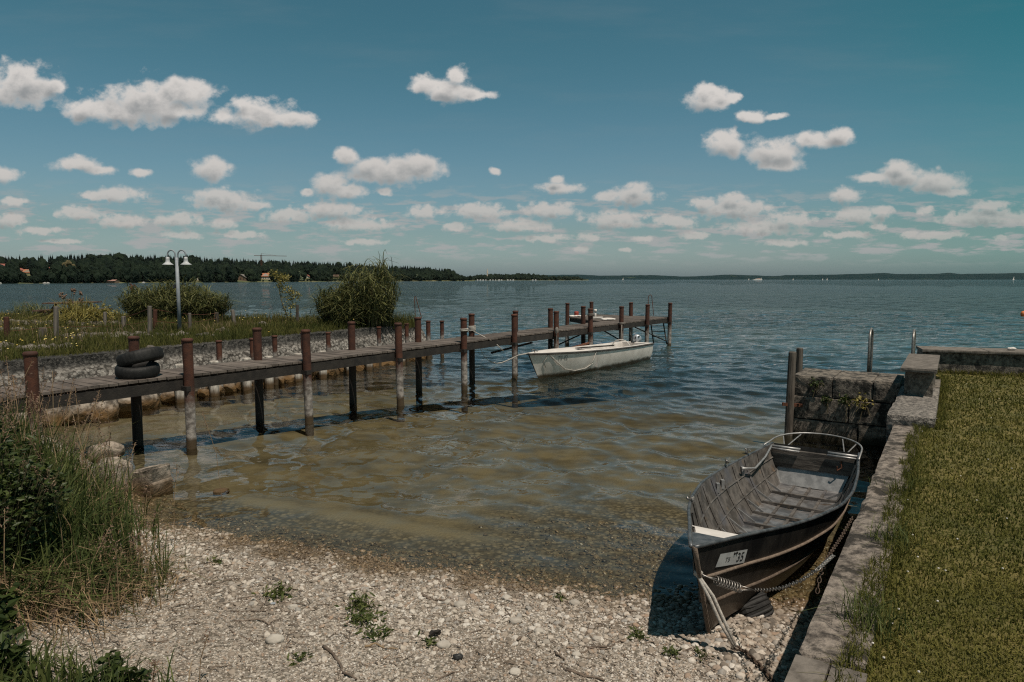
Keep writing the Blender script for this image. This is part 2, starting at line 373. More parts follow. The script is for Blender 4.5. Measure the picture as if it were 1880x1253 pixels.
g1 = t('ShaderNodeGroup', {}, node_tree=g); t.l.new(pw, g1.inputs[0])
pw2 = t('ShaderNodeVectorMath', {0: pw, 1: (.005, .012, 0)}, operation='ADD').outputs[0]
g2 = t('ShaderNodeGroup', {}, node_tree=g); t.l.new(pw2, g2.inputs[0])
vp = t('ShaderNodeVectorMath', {0: n2c, 1: (.012, .010, 0), 2: ncv}, operation='MULTIPLY_ADD').outputs[0]
pa, pb = [t('ShaderNodeTexVoronoi', {'Vector': vp, 'Scale': k_, 'Smoothness': .6}, feature='SMOOTH_F1').outputs[0] for k_ in (38., 80.)]
puff = t.math('ADD', t.math('MULTIPLY', pa, t.math('SUBTRACT', 1., low)), t.math('MULTIPLY', pb, low))
nb = t.math('ADD', t.math('MULTIPLY', t.math('SUBTRACT', n2g, .5), 1.0), t.math('MULTIPLY', t.math('SUBTRACT', .42, puff), .70))
fA = t.math('ADD', t.math('SUBTRACT', 1.02, g1.outputs[0]), nb)
fB = t.math('ADD', t.math('SUBTRACT', 1.02, g2.outputs[0]), nb)
alpha = t.ramp(fA, -.02, .56)
lit = t.ramp(fB, .05, 1.2, 1., 0.)           # little cloud between here and the sun: bright crown; deep below: grey base
# thin broken cloud low over the horizon
nl = t('ShaderNodeTexNoise', {'Vector': t('ShaderNodeMapping', {0: uv, 3: (1, 5., 1)}).outputs[0], 'Scale': 16., 'Detail': 7., 'Roughness': .6}).outputs[0]
band = t.math('MULTIPLY', t.ramp(w, .015, .045), t.ramp(w, .085, .15, 1., 0.))
al2 = t.math('MULTIPLY', t.math('MULTIPLY', t.ramp(nl, .48, .62), band), .85)
# faint cirrus
nc = t('ShaderNodeTexNoise', {'Vector': t('ShaderNodeMapping', {0: uv, 3: (1, 6, 1), 2: (0, 0, .12)}).outputs[0], 'Scale': 3., 'Detail': 6., 'Roughness': .6}).outputs[0]
al3 = t.math('MULTIPLY', t.ramp(nc, .45, .8), .12)
hz = t.ramp(w, .0, .30)
ctop = t.mix(hz, (5.0, 4.7, 4.4), (6.9, 6.5, 6.15)); cbase = t.mix(hz, (2.9, 2.95, 2.9), (2.75, 2.85, 2.9))
cc = t.mix(lit, cbase, ctop)
cc = t.mix(t.ramp(u, .45, .85, 0., .35), cc, (2.0, 2.9, 2.8))
s1 = t.mix(al3, skyc, (2.6, 2.9, 3.0)); s1 = t.mix(al2, s1, (3.7, 3.75, 3.75))
s1 = t.mix(t.math('MULTIPLY', alpha, t.ramp(w, .02, .2, .72, .95)), s1, cc)
bg = t('ShaderNodeBackground', {0: s1, 1: .1}); t.l.new(bg.outputs[0], t('ShaderNodeOutputWorld').inputs[0])
W.cycles.sampling_method = 'MANUAL'; W.cycles.sample_map_resolution = 512
sl = bpy.data.lights.new('sun', 'SUN'); sl.energy = 4.8; sl.angle = R(.53); sl.color = (1., .89, .76)
so = bpy.data.objects.new('sun', sl); COL.objects.link(so); so.rotation_euler = SUN.to_track_quat('Z', 'Y').to_euler(); so.location = (20, -25, 60)

cam = bpy.data.cameras.new('camera'); co = bpy.data.objects.new('camera', cam); COL.objects.link(co)
cam.lens = 24; cam.sensor_width = 36; cam.clip_end = 30000; cam.clip_start = .05
co.location = (0, 0, H); co.rotation_euler = (math.pi/2-PT, 0, 0); scene.camera = co
scene.view_settings.view_transform = 'Standard'; scene.view_settings.look = 'None'; scene.view_settings.exposure = 0.; scene.view_settings.gamma = 1
scene.cycles.max_bounces = 8; scene.cycles.transparent_max_bounces = 12; scene.cycles.use_denoising = False; scene.cycles.filter_width = 1.2; scene.cycles.use_adaptive_sampling = False

# ------------------------------------------------------------------ frames
PA = np.array((-4.75, 9.98)); PU = np.array((.5696, .8219)); PN = np.array((-.8219, .5696))
def pier(s, n, z): 
    q = PA+PU*s+PN*n; return np.array((q[0], q[1], z))
B0 = np.array((1.14, 4.17)); E1 = np.array((.543, .84)); E2 = np.array((.84, -.543))
def bf(p):
    p = np.asarray(p, float); return np.concatenate((B0+p[..., 0:1]*E1+p[..., 1:2]*E2, p[..., 2:3]), -1)
def bp(a, o, z): return bf(np.array((a, o, z)))

# ------------------------------------------------------------------ terrain and water
SHORE = np.array([(3.4, 4.6), (2.2, 4.98), (1.15, 5.22), (.27, 5.42), (-.42, 5.6), (-1.15, 5.82), (-1.92, 6.13), (-2.77, 6.46), (-3.6, 6.78), (-4.3, 7.35), (-4.75, 8.0), (-5.1, 8.8), (-6.0, 9.5), (-7.3, 10.3), (-8.8, 11.7), (-40, 28), (-40, -12), (8, -12), (8, 3.2)])
def sdist(x, y):
    p = np.stack((x, y), -1); dd = np.full(x.shape, 1e9); ins = np.zeros(x.shape, bool); n = len(SHORE)
    for i in range(n):
        a = SHORE[i]; b = SHORE[(i+1) % n]; e = b-a
        tt = np.clip(((p-a)@e)/(e@e), 0, 1); dd = np.minimum(dd, np.linalg.norm(p-a-tt[..., None]*e, axis=-1))
        c = ((a[1] > y) != (b[1] > y)) & (x < (b[0]-a[0])*(y-a[1])/(b[1]-a[1]+1e-12)+a[0]); ins ^= c
    return np.where(ins, dd, -dd)
def ground(x, y):
    x = np.asarray(x, float); y = np.asarray(y, float); dd = sdist(x, y)
    z = np.where(dd > 0, .105*np.minimum(dd, 6), -np.interp(-dd, [0, 1, 3, 6, 10, 20, 40, 100, 20000], [0, .085, .2, .4, .75, 1.6, 3, 6, 30]))
    q = np.stack((x, y, 0*x), -1)
    z = z+np.where(dd > -3, .03*fbm(q*1.3, 3)+.012*fbm(q*5, 2), 0)*np.clip(np.abs(dd)*2, .35, 1)
    z = z+.5*sstep(2.3, 4.4, -x-.25*(y-4))*sstep(.1, .9, dd)
    bar_ = np.exp(-((dd+1.0)/.25)**2)*sstep(-4.3, -3, x)*sstep(.6, -1.2, x); return z+.045*bar_
def polar(rs, th):
    return np.stack((rs[:, None]*np.sin(th)[None], rs[:, None]*np.cos(th)[None]), -1)
rs = np.concatenate((np.geomspace(1.2, 30, 330), np.geomspace(31, 5600, 60))); th = np.linspace(R(-75), R(75), 420)
G = polar(rs, th); Z = ground(G[..., 0], G[..., 1])
inwall = ((G-B0)@E2 > .9); Z = np.where(inwall & ((G-B0)@E1 < 10.4), np.minimum(Z, .3), Z)
mb = MB(); bd_ = sdist(G[..., 0], G[..., 1]); sb = np.exp(-((bd_+1.05)/.26)**2)*sstep(-4.4, -3.2, G[..., 0])*sstep(.9, -.8, G[..., 0])*(.75+.5*fbm(np.concatenate((G*2.2, Z[..., None]*0), -1), 3))
mb.grid(np.concatenate((G, Z[..., None]), -1), flip=False, rnd=np.clip(sb, 0, 1).ravel())
m, t = newmat('gravel_beach_and_lake_bed')
tc = t('ShaderNodeNewGeometry').outputs['Position']; z = t('ShaderNodeSeparateXYZ', {0: tc}).outputs[2]
vo = t('ShaderNodeTexVoronoi', {'Vector': tc, 'Scale': 38.}).outputs
cell = t('ShaderNodeSeparateColor', {0: vo[1]}).outputs[0]
grit = t.mix(cell, (.14, .118, .095), (.38, .335, .285)); grit = t.mix(t.ramp(vo[0], .45, .8), grit, (.10, .085, .065))
nz = t('ShaderNodeTexNoise', {'Vector': tc, 'Scale': 1.2, 'Detail': 7.}).outputs[0]
grit = t.mix(t.ramp(nz, .48, .68, 0., .75), grit, (.11, .082, .058))
vb = t('ShaderNodeTexVoronoi', {'Vector': t('ShaderNodeMapping', {0: tc, 3: (1, 1, .2)}).outputs[0], 'Scale': 19.}).outputs
bcell = t('ShaderNodeSeparateColor', {0: vb[1]}).outputs[0]
peb = t.mix(t.ramp(vb[0], .3, .75), t.mix(bcell, (.075, .058, .038), (.20, .16, .11)), (.062, .048, .031))
sand = t.mix(t.ramp(t('ShaderNodeTexNoise', {'Vector': tc, 'Scale': 1.7, 'Detail': 8., 'Roughness': .65}).outputs[0], .36, .64), (.088, .068, .040), (.16, .126, .078))
xs_ = t('ShaderNodeSeparateXYZ', {0: tc}).outputs[0]
und = t.mix(t.ramp(t.math('ADD', z, t.ramp(xs_, -1., 1.2, 0., .12)), -.13, -.03), sand, peb)
und = t.mix(t.ramp(t('ShaderNodeAttribute', attribute_name='rnd').outputs['Fac'], .15, .8), und, (.175, .14, .09))
col = t.mix(t.ramp(t.math('ADD', z, t.math('MULTIPLY', t.math('SUBTRACT', nz, .5), .10)), .0, .055), und, grit)
b = t('ShaderNodeBsdfPrincipled', {'Base Color': col, 'Roughness': .85, 'Specular IOR Level': .3})
t.l.new(t('ShaderNodeBump', {'Height': vo[0], 'Strength': .6, 'Distance': .02}).outputs[0], b.inputs['Normal']); finish(t, b.outputs[0])
struct('beach', mb, m, True)

rs = np.concatenate((np.geomspace(3.2, 60, 420), np.geomspace(61, 5600, 130))); th = np.linspace(R(-62), R(62), 760)
G = polar(rs, th); x, y = G[..., 0], G[..., 1]; dd = sdist(x, y); rr = np.hypot(x, y)
zz = np.zeros(x.shape); wr = np.random.default_rng(3); sp = np.maximum(rr*(math.log(60/3.2)/420), rr*R(124)/760)
gust = .75+.5*sstep(-.4, .4, fbm(np.stack((x*.16, y*.16, 0*x), -1), 3))
for k in range(60):
    lam = .15*(2.6/.15)**wr.random(); a = wr.normal(R(-100), R(38)); kx = 2*math.pi/lam
    ph = kx*(x*math.cos(a)+y*math.sin(a))+wr.random()*6.28
    warp = 1.6*vn(np.stack((x*.35+k*7, y*.35, 0*x), -1))
    s = np.sin(ph+warp); zz += (.027+.014*min(1, .35/lam))*lam/(2*math.pi)*s*np.where(lam > 2.5*sp, 1, 0)*(np.clip(.9-lam/6, .3, 1))
zz *= gust*(.22+.78*sstep(.2, 3.5, -dd))
ridge = np.exp(-((dd+1.15)/.16)**2)*sstep(-4.2, -3.2, x)*sstep(.6, -.8, x); zz += .022*ridge
zz = np.where(dd > .3, -.01, zz)
mb = MB(); mb.grid(np.concatenate((G, zz[..., None]), -1), rnd=(sstep(.3, 1.9, -ground(x, y))).ravel())
m, t = newmat('lake_water')
tc = t('ShaderNodeNewGeometry').outputs['Position']
deep = t('ShaderNodeAttribute', attribute_name='rnd').outputs['Fac']
sep = t('ShaderNodeSeparateXYZ', {0: tc}).outputs
b1 = t('ShaderNodeTexNoise', {'Vector': t('ShaderNodeMapping', {0: tc, 3: (.55, 1.25, 1)}).outputs[0], 'Scale': 2.6, 'Detail': 5., 'Roughness': .55, 'Distortion': .4}).outputs[0]
b2 = t('ShaderNodeTexNoise', {'Vector': t('ShaderNodeMapping', {0: tc, 3: (.6, 1.2, 1), 2: (0, 0, .3)}).outputs[0], 'Scale': .45, 'Detail': 4., 'Roughness': .55}).outputs[0]
far = t.ramp(sep[1], 8., 45.)
hgt = t.math('ADD', t.math('MULTIPLY', b1, t.math('ADD', t.math('MULTIPLY', far, .16), .007)), t.math('MULTIPLY', b2, t.math('MULTIPLY', far, .75)))
nrm = t('ShaderNodeBump', {'Height': hgt, 'Strength': 1., 'Distance': 1.}).outputs[0]
fr = t('ShaderNodeFresnel', {'IOR': 1.33, 'Normal': nrm}).outputs[0]
gl = t('ShaderNodeBsdfGlossy', {'Color': (.92, .96, 1., 1), 'Roughness': .015, 'Normal': nrm}).outputs[0]
tr = t('ShaderNodeBsdfTransparent', {0: (.80, .82, .74, 1)}).outputs[0]
pn = t('ShaderNodeTexNoise', {'Vector': t('ShaderNodeMapping', {0: tc, 3: (.4, 1., 1)}).outputs[0], 'Scale': .05, 'Detail': 5.}).outputs[0]
dcol = t.mix(t.ramp(pn, .4, .6), (.025, .037, .034), (.034, .050, .045))
df = t('ShaderNodeBsdfDiffuse', {0: dcol}).outputs[0]
body = t('ShaderNodeMixShader', {0: t.math('MULTIPLY', deep, .97), 1: tr, 2: df}).outputs[0]
finish(t, t('ShaderNodeMixShader', {0: fr, 1: body, 2: gl}).outputs[0])
struct('water', mb, m, True)

ORDN = ['first', 'second', 'third', 'fourth', 'fifth', 'sixth', 'seventh', 'eighth', 'ninth', 'tenth', 'eleventh', 'twelfth', 'thirteenth', 'fourteenth', 'fifteenth', 'sixteenth', 'seventeenth', 'eighteenth', 'nineteenth', 'twentieth'] + ['twenty '+o_ for o_ in ('first', 'second', 'third', 'fourth', 'fifth', 'sixth', 'seventh', 'eighth', 'ninth')] + ['thirtieth'] + ['thirty '+o_ for o_ in ('first', 'second', 'third', 'fourth', 'fifth', 'sixth', 'seventh', 'eighth', 'ninth')] + ['fortieth'] + ['forty '+o_ for o_ in ('first', 'second', 'third', 'fourth', 'fifth', 'sixth', 'seventh', 'eighth', 'ninth')]
# ------------------------------------------------------------------ grass helpers
def blades(mb, pts, h, w, lean=.35, droop=.5, seg=3, rnd=None, flat=0.):
    # tapered curved strips, one per point; h, w arrays
    n = len(pts); h = np.broadcast_to(h, n); w = np.broadcast_to(w, n)
    az = rng.random(n)*2*math.pi; ln = np.abs(rng.normal(0, lean, n))+flat; fa = rng.random(n)*math.pi
    dirx = np.stack((np.cos(az), np.sin(az), 0*az), -1); side = np.stack((np.cos(fa), np.sin(fa), 0*fa), -1)
    V = np.zeros((n, 2*seg+1, 3)); 
    for k in range(seg+1):
        tt = k/seg; b = ln*tt+droop*ln*tt*tt*1.6
        c = pts+dirx*(h*b*tt*.75)[:, None]; c[:, 2] += h*tt*np.sqrt(np.clip(1-(b*.62)**2, .06, 1))
        if k < seg:
            ww = (w*(1-tt*.75)/2)[:, None]; V[:, 2*k] = c-side*ww; V[:, 2*k+1] = c+side*ww
        else: V[:, 2*seg] = c
    m = 2*seg+1; base = (np.arange(n)*m)[:, None]
    q = np.concatenate([base+np.array([[2*k, 2*k+1, 2*k+3, 2*k+2]]) for k in range(seg-1)]) if seg > 1 else None
    tr = base+np.array([[2*seg-2, 2*seg-1, 2*seg]])
    r = rng.random(n) if rnd is None else rnd
    mb.add(V.reshape(-1, 3), q, tr, rnd=np.repeat(r, m)); return mb
def leaves(mb, pts, L, w, tilt=.6, up=None, rnd=None):
    n = len(pts); L = np.broadcast_to(L, n)[:, None]; w = np.broadcast_to(w, n)[:, None]
    az = rng.random(n)*2*math.pi; el = rng.normal(.15, tilt, n)
    dr = np.stack((np.cos(az)*np.cos(el), np.sin(az)*np.cos(el), np.sin(el)), -1) if up is None else up
    sd = np.cross(dr, rng.normal(size=(n, 3))); sd /= np.linalg.norm(sd, axis=1)[:, None]
    nn = np.cross(dr, sd)
    V = np.stack((pts, pts+dr*L*.45-sd*w/2+nn*w*.12, pts+dr*L, pts+dr*L*.45+sd*w/2+nn*w*.12), 1)
    b = (np.arange(n)*4)[:, None]
    mb.add(V.reshape(-1, 3), b+np.array([[0, 1, 2, 3]]), rnd=np.repeat(rng.random(n) if rnd is None else rnd, 4)); return mb
def inpoly(p, poly):
    x, y = p[:, 0], p[:, 1]; ins = np.zeros(len(p), bool); n = len(poly)
    for i in range(n):
        a = poly[i]; b = poly[(i+1) % n]; c = ((a[1] > y) != (b[1] > y)) & (x < (b[0]-a[0])*(y-a[1])/(b[1]-a[1]+1e-12)+a[0]); ins ^= c
    return ins

# ------------------------------------------------------------------ right side: coping, cross wall, lawn
def lawnz(x, y): return .835+.015*fbm(np.stack((np.asarray(x, float)*1.2, np.asarray(y, float)*1.2, 0*np.asarray(x, float)), -1), 2)
c = thing('coping_wall', 'long low mossy concrete wall between the dark boat and the lawn', 'wall', bp(1.7, .9, .2))
k = MB(); k.rough(-1.0, 4.72, .80, 1.07, -.35, .85, bf, .04, .026, 6.); part('wall_body', k, M['coping'], c)
k = MB(); k.rough(4.76, 7.38, .72, 1.2, -.5, .95, bf, .06, .02, 4.); part('wall_body', k, M['lightstone'], c, label='wider raised stretch of pale rough stone by the bench')
k = MB()
for o0 in (.80, .945): k.rough(-2.2, -1.04, o0, o0+.135, .79, .862, bf, .06, .004, 6., rnd=random.random())
solo('weathered_planks', k, M['greywood'], 'grey weathered boards at the near end of the low concrete wall', 'boards', bp(-1.6, .9, .8))
c = thing('cross_wall', 'dark blocky concrete wall in the water behind the dark boat', 'wall', bp(8, 0, 0))
k = MB(); k.rough(7.53, 8.5, -.74, 1.2, -1.2, .93, bf, .1, .01, 3.); part('wall_core', k, M['block'], c)
rows = [(.655, .975, [(-.80, -.215), (-.207, .346), (.354, .70)]), (.292, .645, [(-.79, .026), (.034, .70)]), (-.08, .282, [(-.78, .166), (.174, .70)]), (-.5, -.10, [(-.78, -.1), (-.08, .70)])]
for z0, z1, segs in rows:
    for o0, o1 in segs:
        k = MB(); k.rough(7.40+random.uniform(-.015, .015), 8.48 if z1 > .9 else 7.6, o0, o1, z0, z1, bf, .035, .011, 7., rnd=random.random(), bottom=True); part('stone_block', k, M['block'], c)
# small plants growing in the joints of that wall
for o, z, s in ((-.28, .63, .10), (-.02, .64, .13), (.22, .64, .17), (-.45, .86, .12)):
    k = MB(); n = int(60*s/.1); pt = rng.normal(size=(n, 3))*s*.42*np.array((1, .6, .7))+bp(7.36, o, z); leaves(k, pt, .05, .03); k1 = k; k = MB()
    for _ in range(7):
        a = bp(7.39, o, z-.02); b = a+np.array((rng.normal()*s*.5, -.04-abs(rng.normal())*.05, s*.3-abs(rng.normal())*s*1.3)); k.tube([a, (a+b)/2+np.array((0, -.03, .03)), b], .004, 4)
    lab = {-.28: 'trailing tuft in the wall joint nearest the wooden post', -.02: 'small green tuft in the middle of the wall joint', .22: 'widest leafy tuft in the wall joint near the bench', -.45: 'weed clinging to the top edge of the dark block wall'}[o]
    c_ = thing('wall_plant', lab, 'plant', bp(7.36, o, z), 'plants growing on the block wall'); part('leaves', k1, M['yellowleaf'] if o == .22 else M['leaf'], c_); part('stems', k, M['stem'], c_)
# retaining wall with boards, beyond the lawn
RW0 = np.array((7.36, 12.2)); RW1 = np.array((12.6, 10.1)); rd = (RW1-RW0)/np.linalg.norm(RW1-RW0); rn = np.array((-rd[1], rd[0]))
def rwf(p): p = np.asarray(p, float); return np.concatenate((RW0+p[..., 0:1]*rd+p[..., 1:2]*rn, p[..., 2:3]), -1)
c = thing('lawn_end_wall', 'mossy concrete wall with board top closing the far end of the lawn', 'wall', rwf(np.array((2, .3, .8))))
k = MB(); k.rough(0, 5.6, 0, .62, -1, 1.2, lambda p: rwf(p), .08, .02, 3.5); part('wall_body', k, M['block'], c)
k = MB(); s = 0.
while s < 5.6:
    l = random.uniform(.75, 1.1); k.rough(s+.006, s+l, -.05, .66, 1.205, 1.252+random.uniform(-.004, .006), rwf, .12, .004, 3., rnd=random.random(), bottom=True); s += l
part('top_board', k, M['greywood'], c)
k = MB(); k.blob(rwf(np.array((1.42, .3, 1.28))), (.07, .05, .03), 2, .15); solo('white_scrap', k, M['whitedeck'], 'small white scrap lying on the boards of the far lawn wall', 'scrap', rwf(np.array((1.42, .3, 1.25))))
# lawn
poly = np.array([bp(-4.5, 1.03, 0)[:2], bp(4.75, 1.03, 0)[:2], bp(4.75, 1.17, 0)[:2], bp(9.6, 1.17, 0)[:2], RW0+rn*.1, RW1+rn*.1, np.array((14, -4)), np.array((2.2, -5)), bp(-4.5, 1.03, 0)[:2]])
gx = np.linspace(-3.5, 14, 150); gy = np.linspace(-5, 12.8, 150)
mb = MB(); nb_ = len(poly)-1
b0 = poly[:-1]; base = [(float(p[0]), float(p[1])) for p in b0]
mb.prism(base, -.6, .83, rnd=.5); struct('lawn', mb, M['lawnsoil'])
def lawnpts(n, ymax=12.6):
    # density falls off with distance so near blades stay individual
    r = np.exp(rng.random(n)*math.log(18/1.9))*1.9; a = rng.uniform(R(-15), R(50), n)
    p = np.stack((r*np.sin(a), r*np.cos(a)), -1); p = p[inpoly(p, b0)]; return p
p = lawnpts(300000); r = np.hypot(p[:, 0], p[:, 1])
z = np.full(len(p), .828); pts = np.column_stack((p, z))
cl = fbm(np.column_stack((p*1.1, 0*z)), 4); cl2 = fbm(np.column_stack((p*5, 0*z)), 3)
mb = MB(); hh = (.022+.016*rng.random(len(p))+.045*np.clip(cl2, 0, 1))*np.clip(.8+r*.03, .8, 1.2)
blades(mb, pts, hh, (.0035+.0012*r), .75, .6, 2, rnd=np.clip(.45+cl*1.2+cl2*.9+rng.normal(0, .14, len(p)), 0, 1))
# longer fringe along the coping and under the bench
n = 5200; a = rng.uniform(-3.5, 4.7, n); o = 1.03+np.abs(rng.normal(0, .07, n))-.05*(fbm(np.column_stack((a*2.2, 0*a, 0*a)), 3) > 0)-.015; q = bf(np.column_stack((a, o, np.full(n, .83))))
blades(mb, q, .05+.07*rng.random(n)**2, .006, .55, .6, 3, rnd=rng.random(n)*.5)
n = 1400; a = rng.uniform(4.7, 9.5, n); q = bf(np.column_stack((a, 1.19+np.abs(rng.normal(0, .05, n)), np.full(n, .83)))); blades(mb, q, .05+.07*rng.random(n), .009, .5, .5, 3)
n = 2000; q = np.column_stack((RW0+np.outer(rng.random(n)*5.5, rd)-np.abs(rng.normal(0, .05, n))[:, None]*rn, np.full(n, .83))); blades(mb, q, .05+.07*rng.random(n), .012, .5, .5, 3)
struct('grass', mb, M['grass'], kind='stuff')
mb = MB()
for p in lawnpts(2600)[:110]:
    mb.lathe([(0.001, .005), (.005, .004), (.006, 0)], (p[0], p[1], .86+random.random()*.012), 6)
struct('daisies', mb, M['whitedeck'], kind='stuff')
# tufts spilling over the coping
for i, (a, o, n_, h_, lab) in enumerate(((1.95, 1.02, 45, .17, 'grass tuft leaning over the low wall beside the boat bow'), (.7, 1.05, 80, .19, 'tall grass tuft over the near part of the low wall'), (-.55, 1.05, 130, .22, 'thick grass tuft at the near end of the low wall'))):
    k = MB(); q = bp(a, o, .83)+rng.normal(size=(n_, 3))*np.array((.07, .07, 0)); blades(k, q, h_*(.5+.6*rng.random(n_)), .006, .5, .8, 4)
    solo('grass_tuft', k, M['tallgrass'], lab, 'grass tuft', bp(a, o, .83), 'grass tufts along the low wall')
# bench on the wall corner
c = thing('stone_bench', 'backless bench with a grey board top on dark stone feet at the wall corner', 'bench', bp(7.2, .95, .95))
k = MB(); k.rough(6.2, 8.25, .755, 1.17, 1.285, 1.335, bf, .06, .004, 5., bottom=True); part('seat', k, M['greywood'], c)
for a in (6.5, 7.85):
    k = MB(); k.rough(a-.16, a+.16, .80, 1.13, .9, 1.28, bf, .06, .012, 5.); part('leg', k, M['block'], c)
# hand rails of the bathing ladder behind the cross wall
c = thing('bathing_ladder', 'steel bathing ladder with two hooped handrails behind the block wall', 'ladder', np.array((6.3, 11.4, .95)))
for pt in (np.array((6.06, 11.48)), np.array((6.60, 11.17))):
    k = MB(); d_ = np.array((E1[0], E1[1])); a = np.linspace(0, math.pi, 9); hh = [np.array((*(pt-d_*.22), .85)), np.array((*(pt-d_*.22), 1.3))]
    hh += [np.array((*(pt-d_*.22*math.cos(t_)), 1.5+.17*math.sin(t_))) for t_ in a]+[np.array((*(pt+d_*.22), 1.2)), np.array((*(pt+d_*.22), -.6))]
    k.tube(hh, .021, 8); part('handrail', k, M['chain'], c, True)
k = MB()
for z in (-.1, .2, .5): k.bar((6.06+.12, 11.66, z), (6.72, 11.35, z), .05, .03)
part('rung', k, M['chain'], c)
# two posts at the free end of the cross wall
for (px, yb, pt, lab, r_) in ((1447, 800, 645, 'taller cracked wooden post standing in front of the block wall end', .062), (1471, 700, 641, 'shorter wooden post standing behind the block wall end', .06)):
    if px == 1447:
        b = P(1447, 802, 0); tp = Q(1455, 646, b[1]+.12)
    else:
        b = np.array((5.15, 12.15, -.2)); tp = np.array((5.17, 12.2, 1.27))
    k = MB(); pts = [b-(tp-b)*.4, b, b+(tp-b)*.5, tp-np.array((0, 0, .02)), tp]; k.tube(pts, [r_*1.05, r_, r_, r_*.97, r_*.8], 12)
    solo('mooring_post', k, M['oldpost'], lab, 'post', b, 'wooden posts at the block wall end')
k = MB(); q = P(1447, 802, 0); k.bar(q+np.array((-.1, .03, .52)), q+np.array((.22, .03, .50)), .04, .05); solo('iron_strap', k, M['rust'], 'short dark strap fixing the cracked post to the block wall', 'bracket', q+np.array((.05, .03, .5)))

# ------------------------------------------------------------------ pier
DZ = 1.09
pr = thing('pier', 'narrow weathered wooden pier on rusty steel piles running out into the lake', 'pier', pier(8, .5, 0))
def gbed(p): return float(ground(np.array([p[0]]), np.array([p[1]]))[0])
fs = [-2.02, -.02, 2.13, 4.39, 6.45, 8.46, 10.46, 12.44, 14.51, 16.53, 18.6]
bs = [-.44+.05, 1.72, 3.88, 5.84, 7.78, 9.67, 11.5, 13.5]
def pile(x, y, top, r=.073):
    k = MB(); b = min(gbed((x, y)), 0)-.4; lx, ly = rng.normal(0, .008, 2)
    zs = np.array((b, 0, .3, .7, 1.1, top-.06, top-.035)); rr_ = np.array((1, 1, .99, 1.0, .99, 1, 1))*r
    k.tube(np.column_stack((x+lx*zs, y+ly*zs, zs)), rr_, 14, caps=False, rnd=random.random())
    k.lathe([(.001, top), (r*.9, top-.004), (r*1.1, top-.02), (r*1.12, top-.05), (r*.98, top-.056)], (x+lx*top, y+ly*top, 0), 14)
    return k
for i, s in enumerate(fs):
    q = pier(s, 0 if i < 10 else .0, 0); part('pile', pile(q[0], q[1], 1.64 if i else 1.62), M['pile'], pr, True)
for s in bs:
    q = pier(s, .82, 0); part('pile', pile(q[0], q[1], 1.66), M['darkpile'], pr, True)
for q in (np.array((2.07, 25.55)), np.array((3.15, 26.95)), pier(18.7, 1.6, 0)):
    part('pile', pile(q[0], q[1], 1.62, .075), M['pile'], pr, True)
k = MB(); s = -4.2
while s < 18.85:
    wd = random.uniform(.125, .145); n0 = .075+random.uniform(-.012, .012); n1 = .97+random.uniform(-.02, .02); z = DZ-.018+random.uniform(-.004, .004)
    if s > 14.9: n1 = min(3.35, .97+(s-14.9)*1.25)+random.uniform(-.02, .02)
    if s < -2.0: z -= .03*(-2.0-s)
    cpt = pier(s+wd/2, (n0+n1)/2, z)
    k.box(cpt, (n1-n0, wd-.012, .036), ax=np.array(((PN[0], PN[1], random.uniform(-.004, .004)), (-PU[0], -PU[1], 0), (0, 0, 1))))
    s += wd
part('deck_boards', k, M['deck'], pr)
for n_ in (.11, .86):
    k = MB(); k.bar(pier(-4.2, n_, .94), pier(18.8, n_, .975), .07, .15); part('long_beam', k, M['darkwood'], pr)
k = MB(); k.bar(pier(15.1, 1.1, .97), pier(16.9, 3.2, .97), .07, .14); k.bar(pier(16.9, 3.25, .97), pier(18.8, 3.25, .97), .07, .14); part('long_beam', k, M['darkwood'], pr)
for s in fs[1:]:
    k = MB(); k.bar(pier(s-.03, -.07, .90), pier(s-.03, 1.1, .90), .10, .07); part('cross_beam', k, M['darkwood'], pr)
def brc(a, b, zA, zB, r=.022, n_=.45, m_='darkwood'):
    k = MB(); k.tube([pier(a, n_, zA), pier(b, n_, zB)], r, 6); part('brace', k, M[m_], pr)
brc(10.55, 14.0, .33, .88, n_=.82); brc(14.0, 16.4, .88, .1, n_=.4); brc(15.8, 18.5, .88, .22, n_=.1); brc(8.5, 10.4, .62, .74, .03, n_=.75)
brc(10.5, 12.4, .47, .60, .045, n_=.05, m_='rust')
# things on the pier
def tyre(loc, tilt, az, lab, sc=1.):
    c = thing('old_tyre', lab, 'tyre', loc, 'two old tyres on the pier')
    ax = np.array(Matrix.Rotation(az, 3, 'Z') @ Matrix.Rotation(tilt, 3, 'X')).T
    a = np.linspace(0, 2*math.pi, 25)[:-1]; prof = []
    for t_ in a:
        cr = np.sign(math.cos(t_))*abs(math.cos(t_))**.6; sr = np.sign(math.sin(t_))*abs(math.sin(t_))**.7
        prof.append(((.205+.085*cr)*sc, .088*sr*sc))
    def tread(V):
        ang = np.arctan2(V[:, 1], V[:, 0]); rr_ = np.hypot(V[:, 0], V[:, 1]); mk = (rr_ > .268*sc)&(np.abs(V[:, 2]) < .075)
        f = 1-.022*mk*(np.sin(ang*34+np.sign(V[:, 2])*1.2) > .3); return V*np.column_stack((f, f, np.ones(len(f))))
    k = MB(); k.lathe(prof, loc, 96, ax=ax, close=True, twist=tread); part('tread', k, M['tyre'], c, True)
    for rz in (-.03, .03):
        k = MB(); k.lathe([(.268*sc+.022*sc*1.0*math.cos(t_)*.25, rz*sc+.006*math.sin(t_)) for t_ in np.linspace(0, 6.28, 7)[:-1]], loc, 48, ax=ax, close=True); part('groove_rib', k, M['tyre'], c, True)
    return c
q = pier(-.54, .42, 0)
tyre(q+np.array((0, 0, DZ+.105)), R(7), R(20), 'lower of two old tyres, scuffed, lying flat on the pier', 1.0)
tyre(q+np.array((.02, .05, DZ+.285)), R(15), R(-100), 'upper of two old tyres, tilted on top of the other', 1.06)
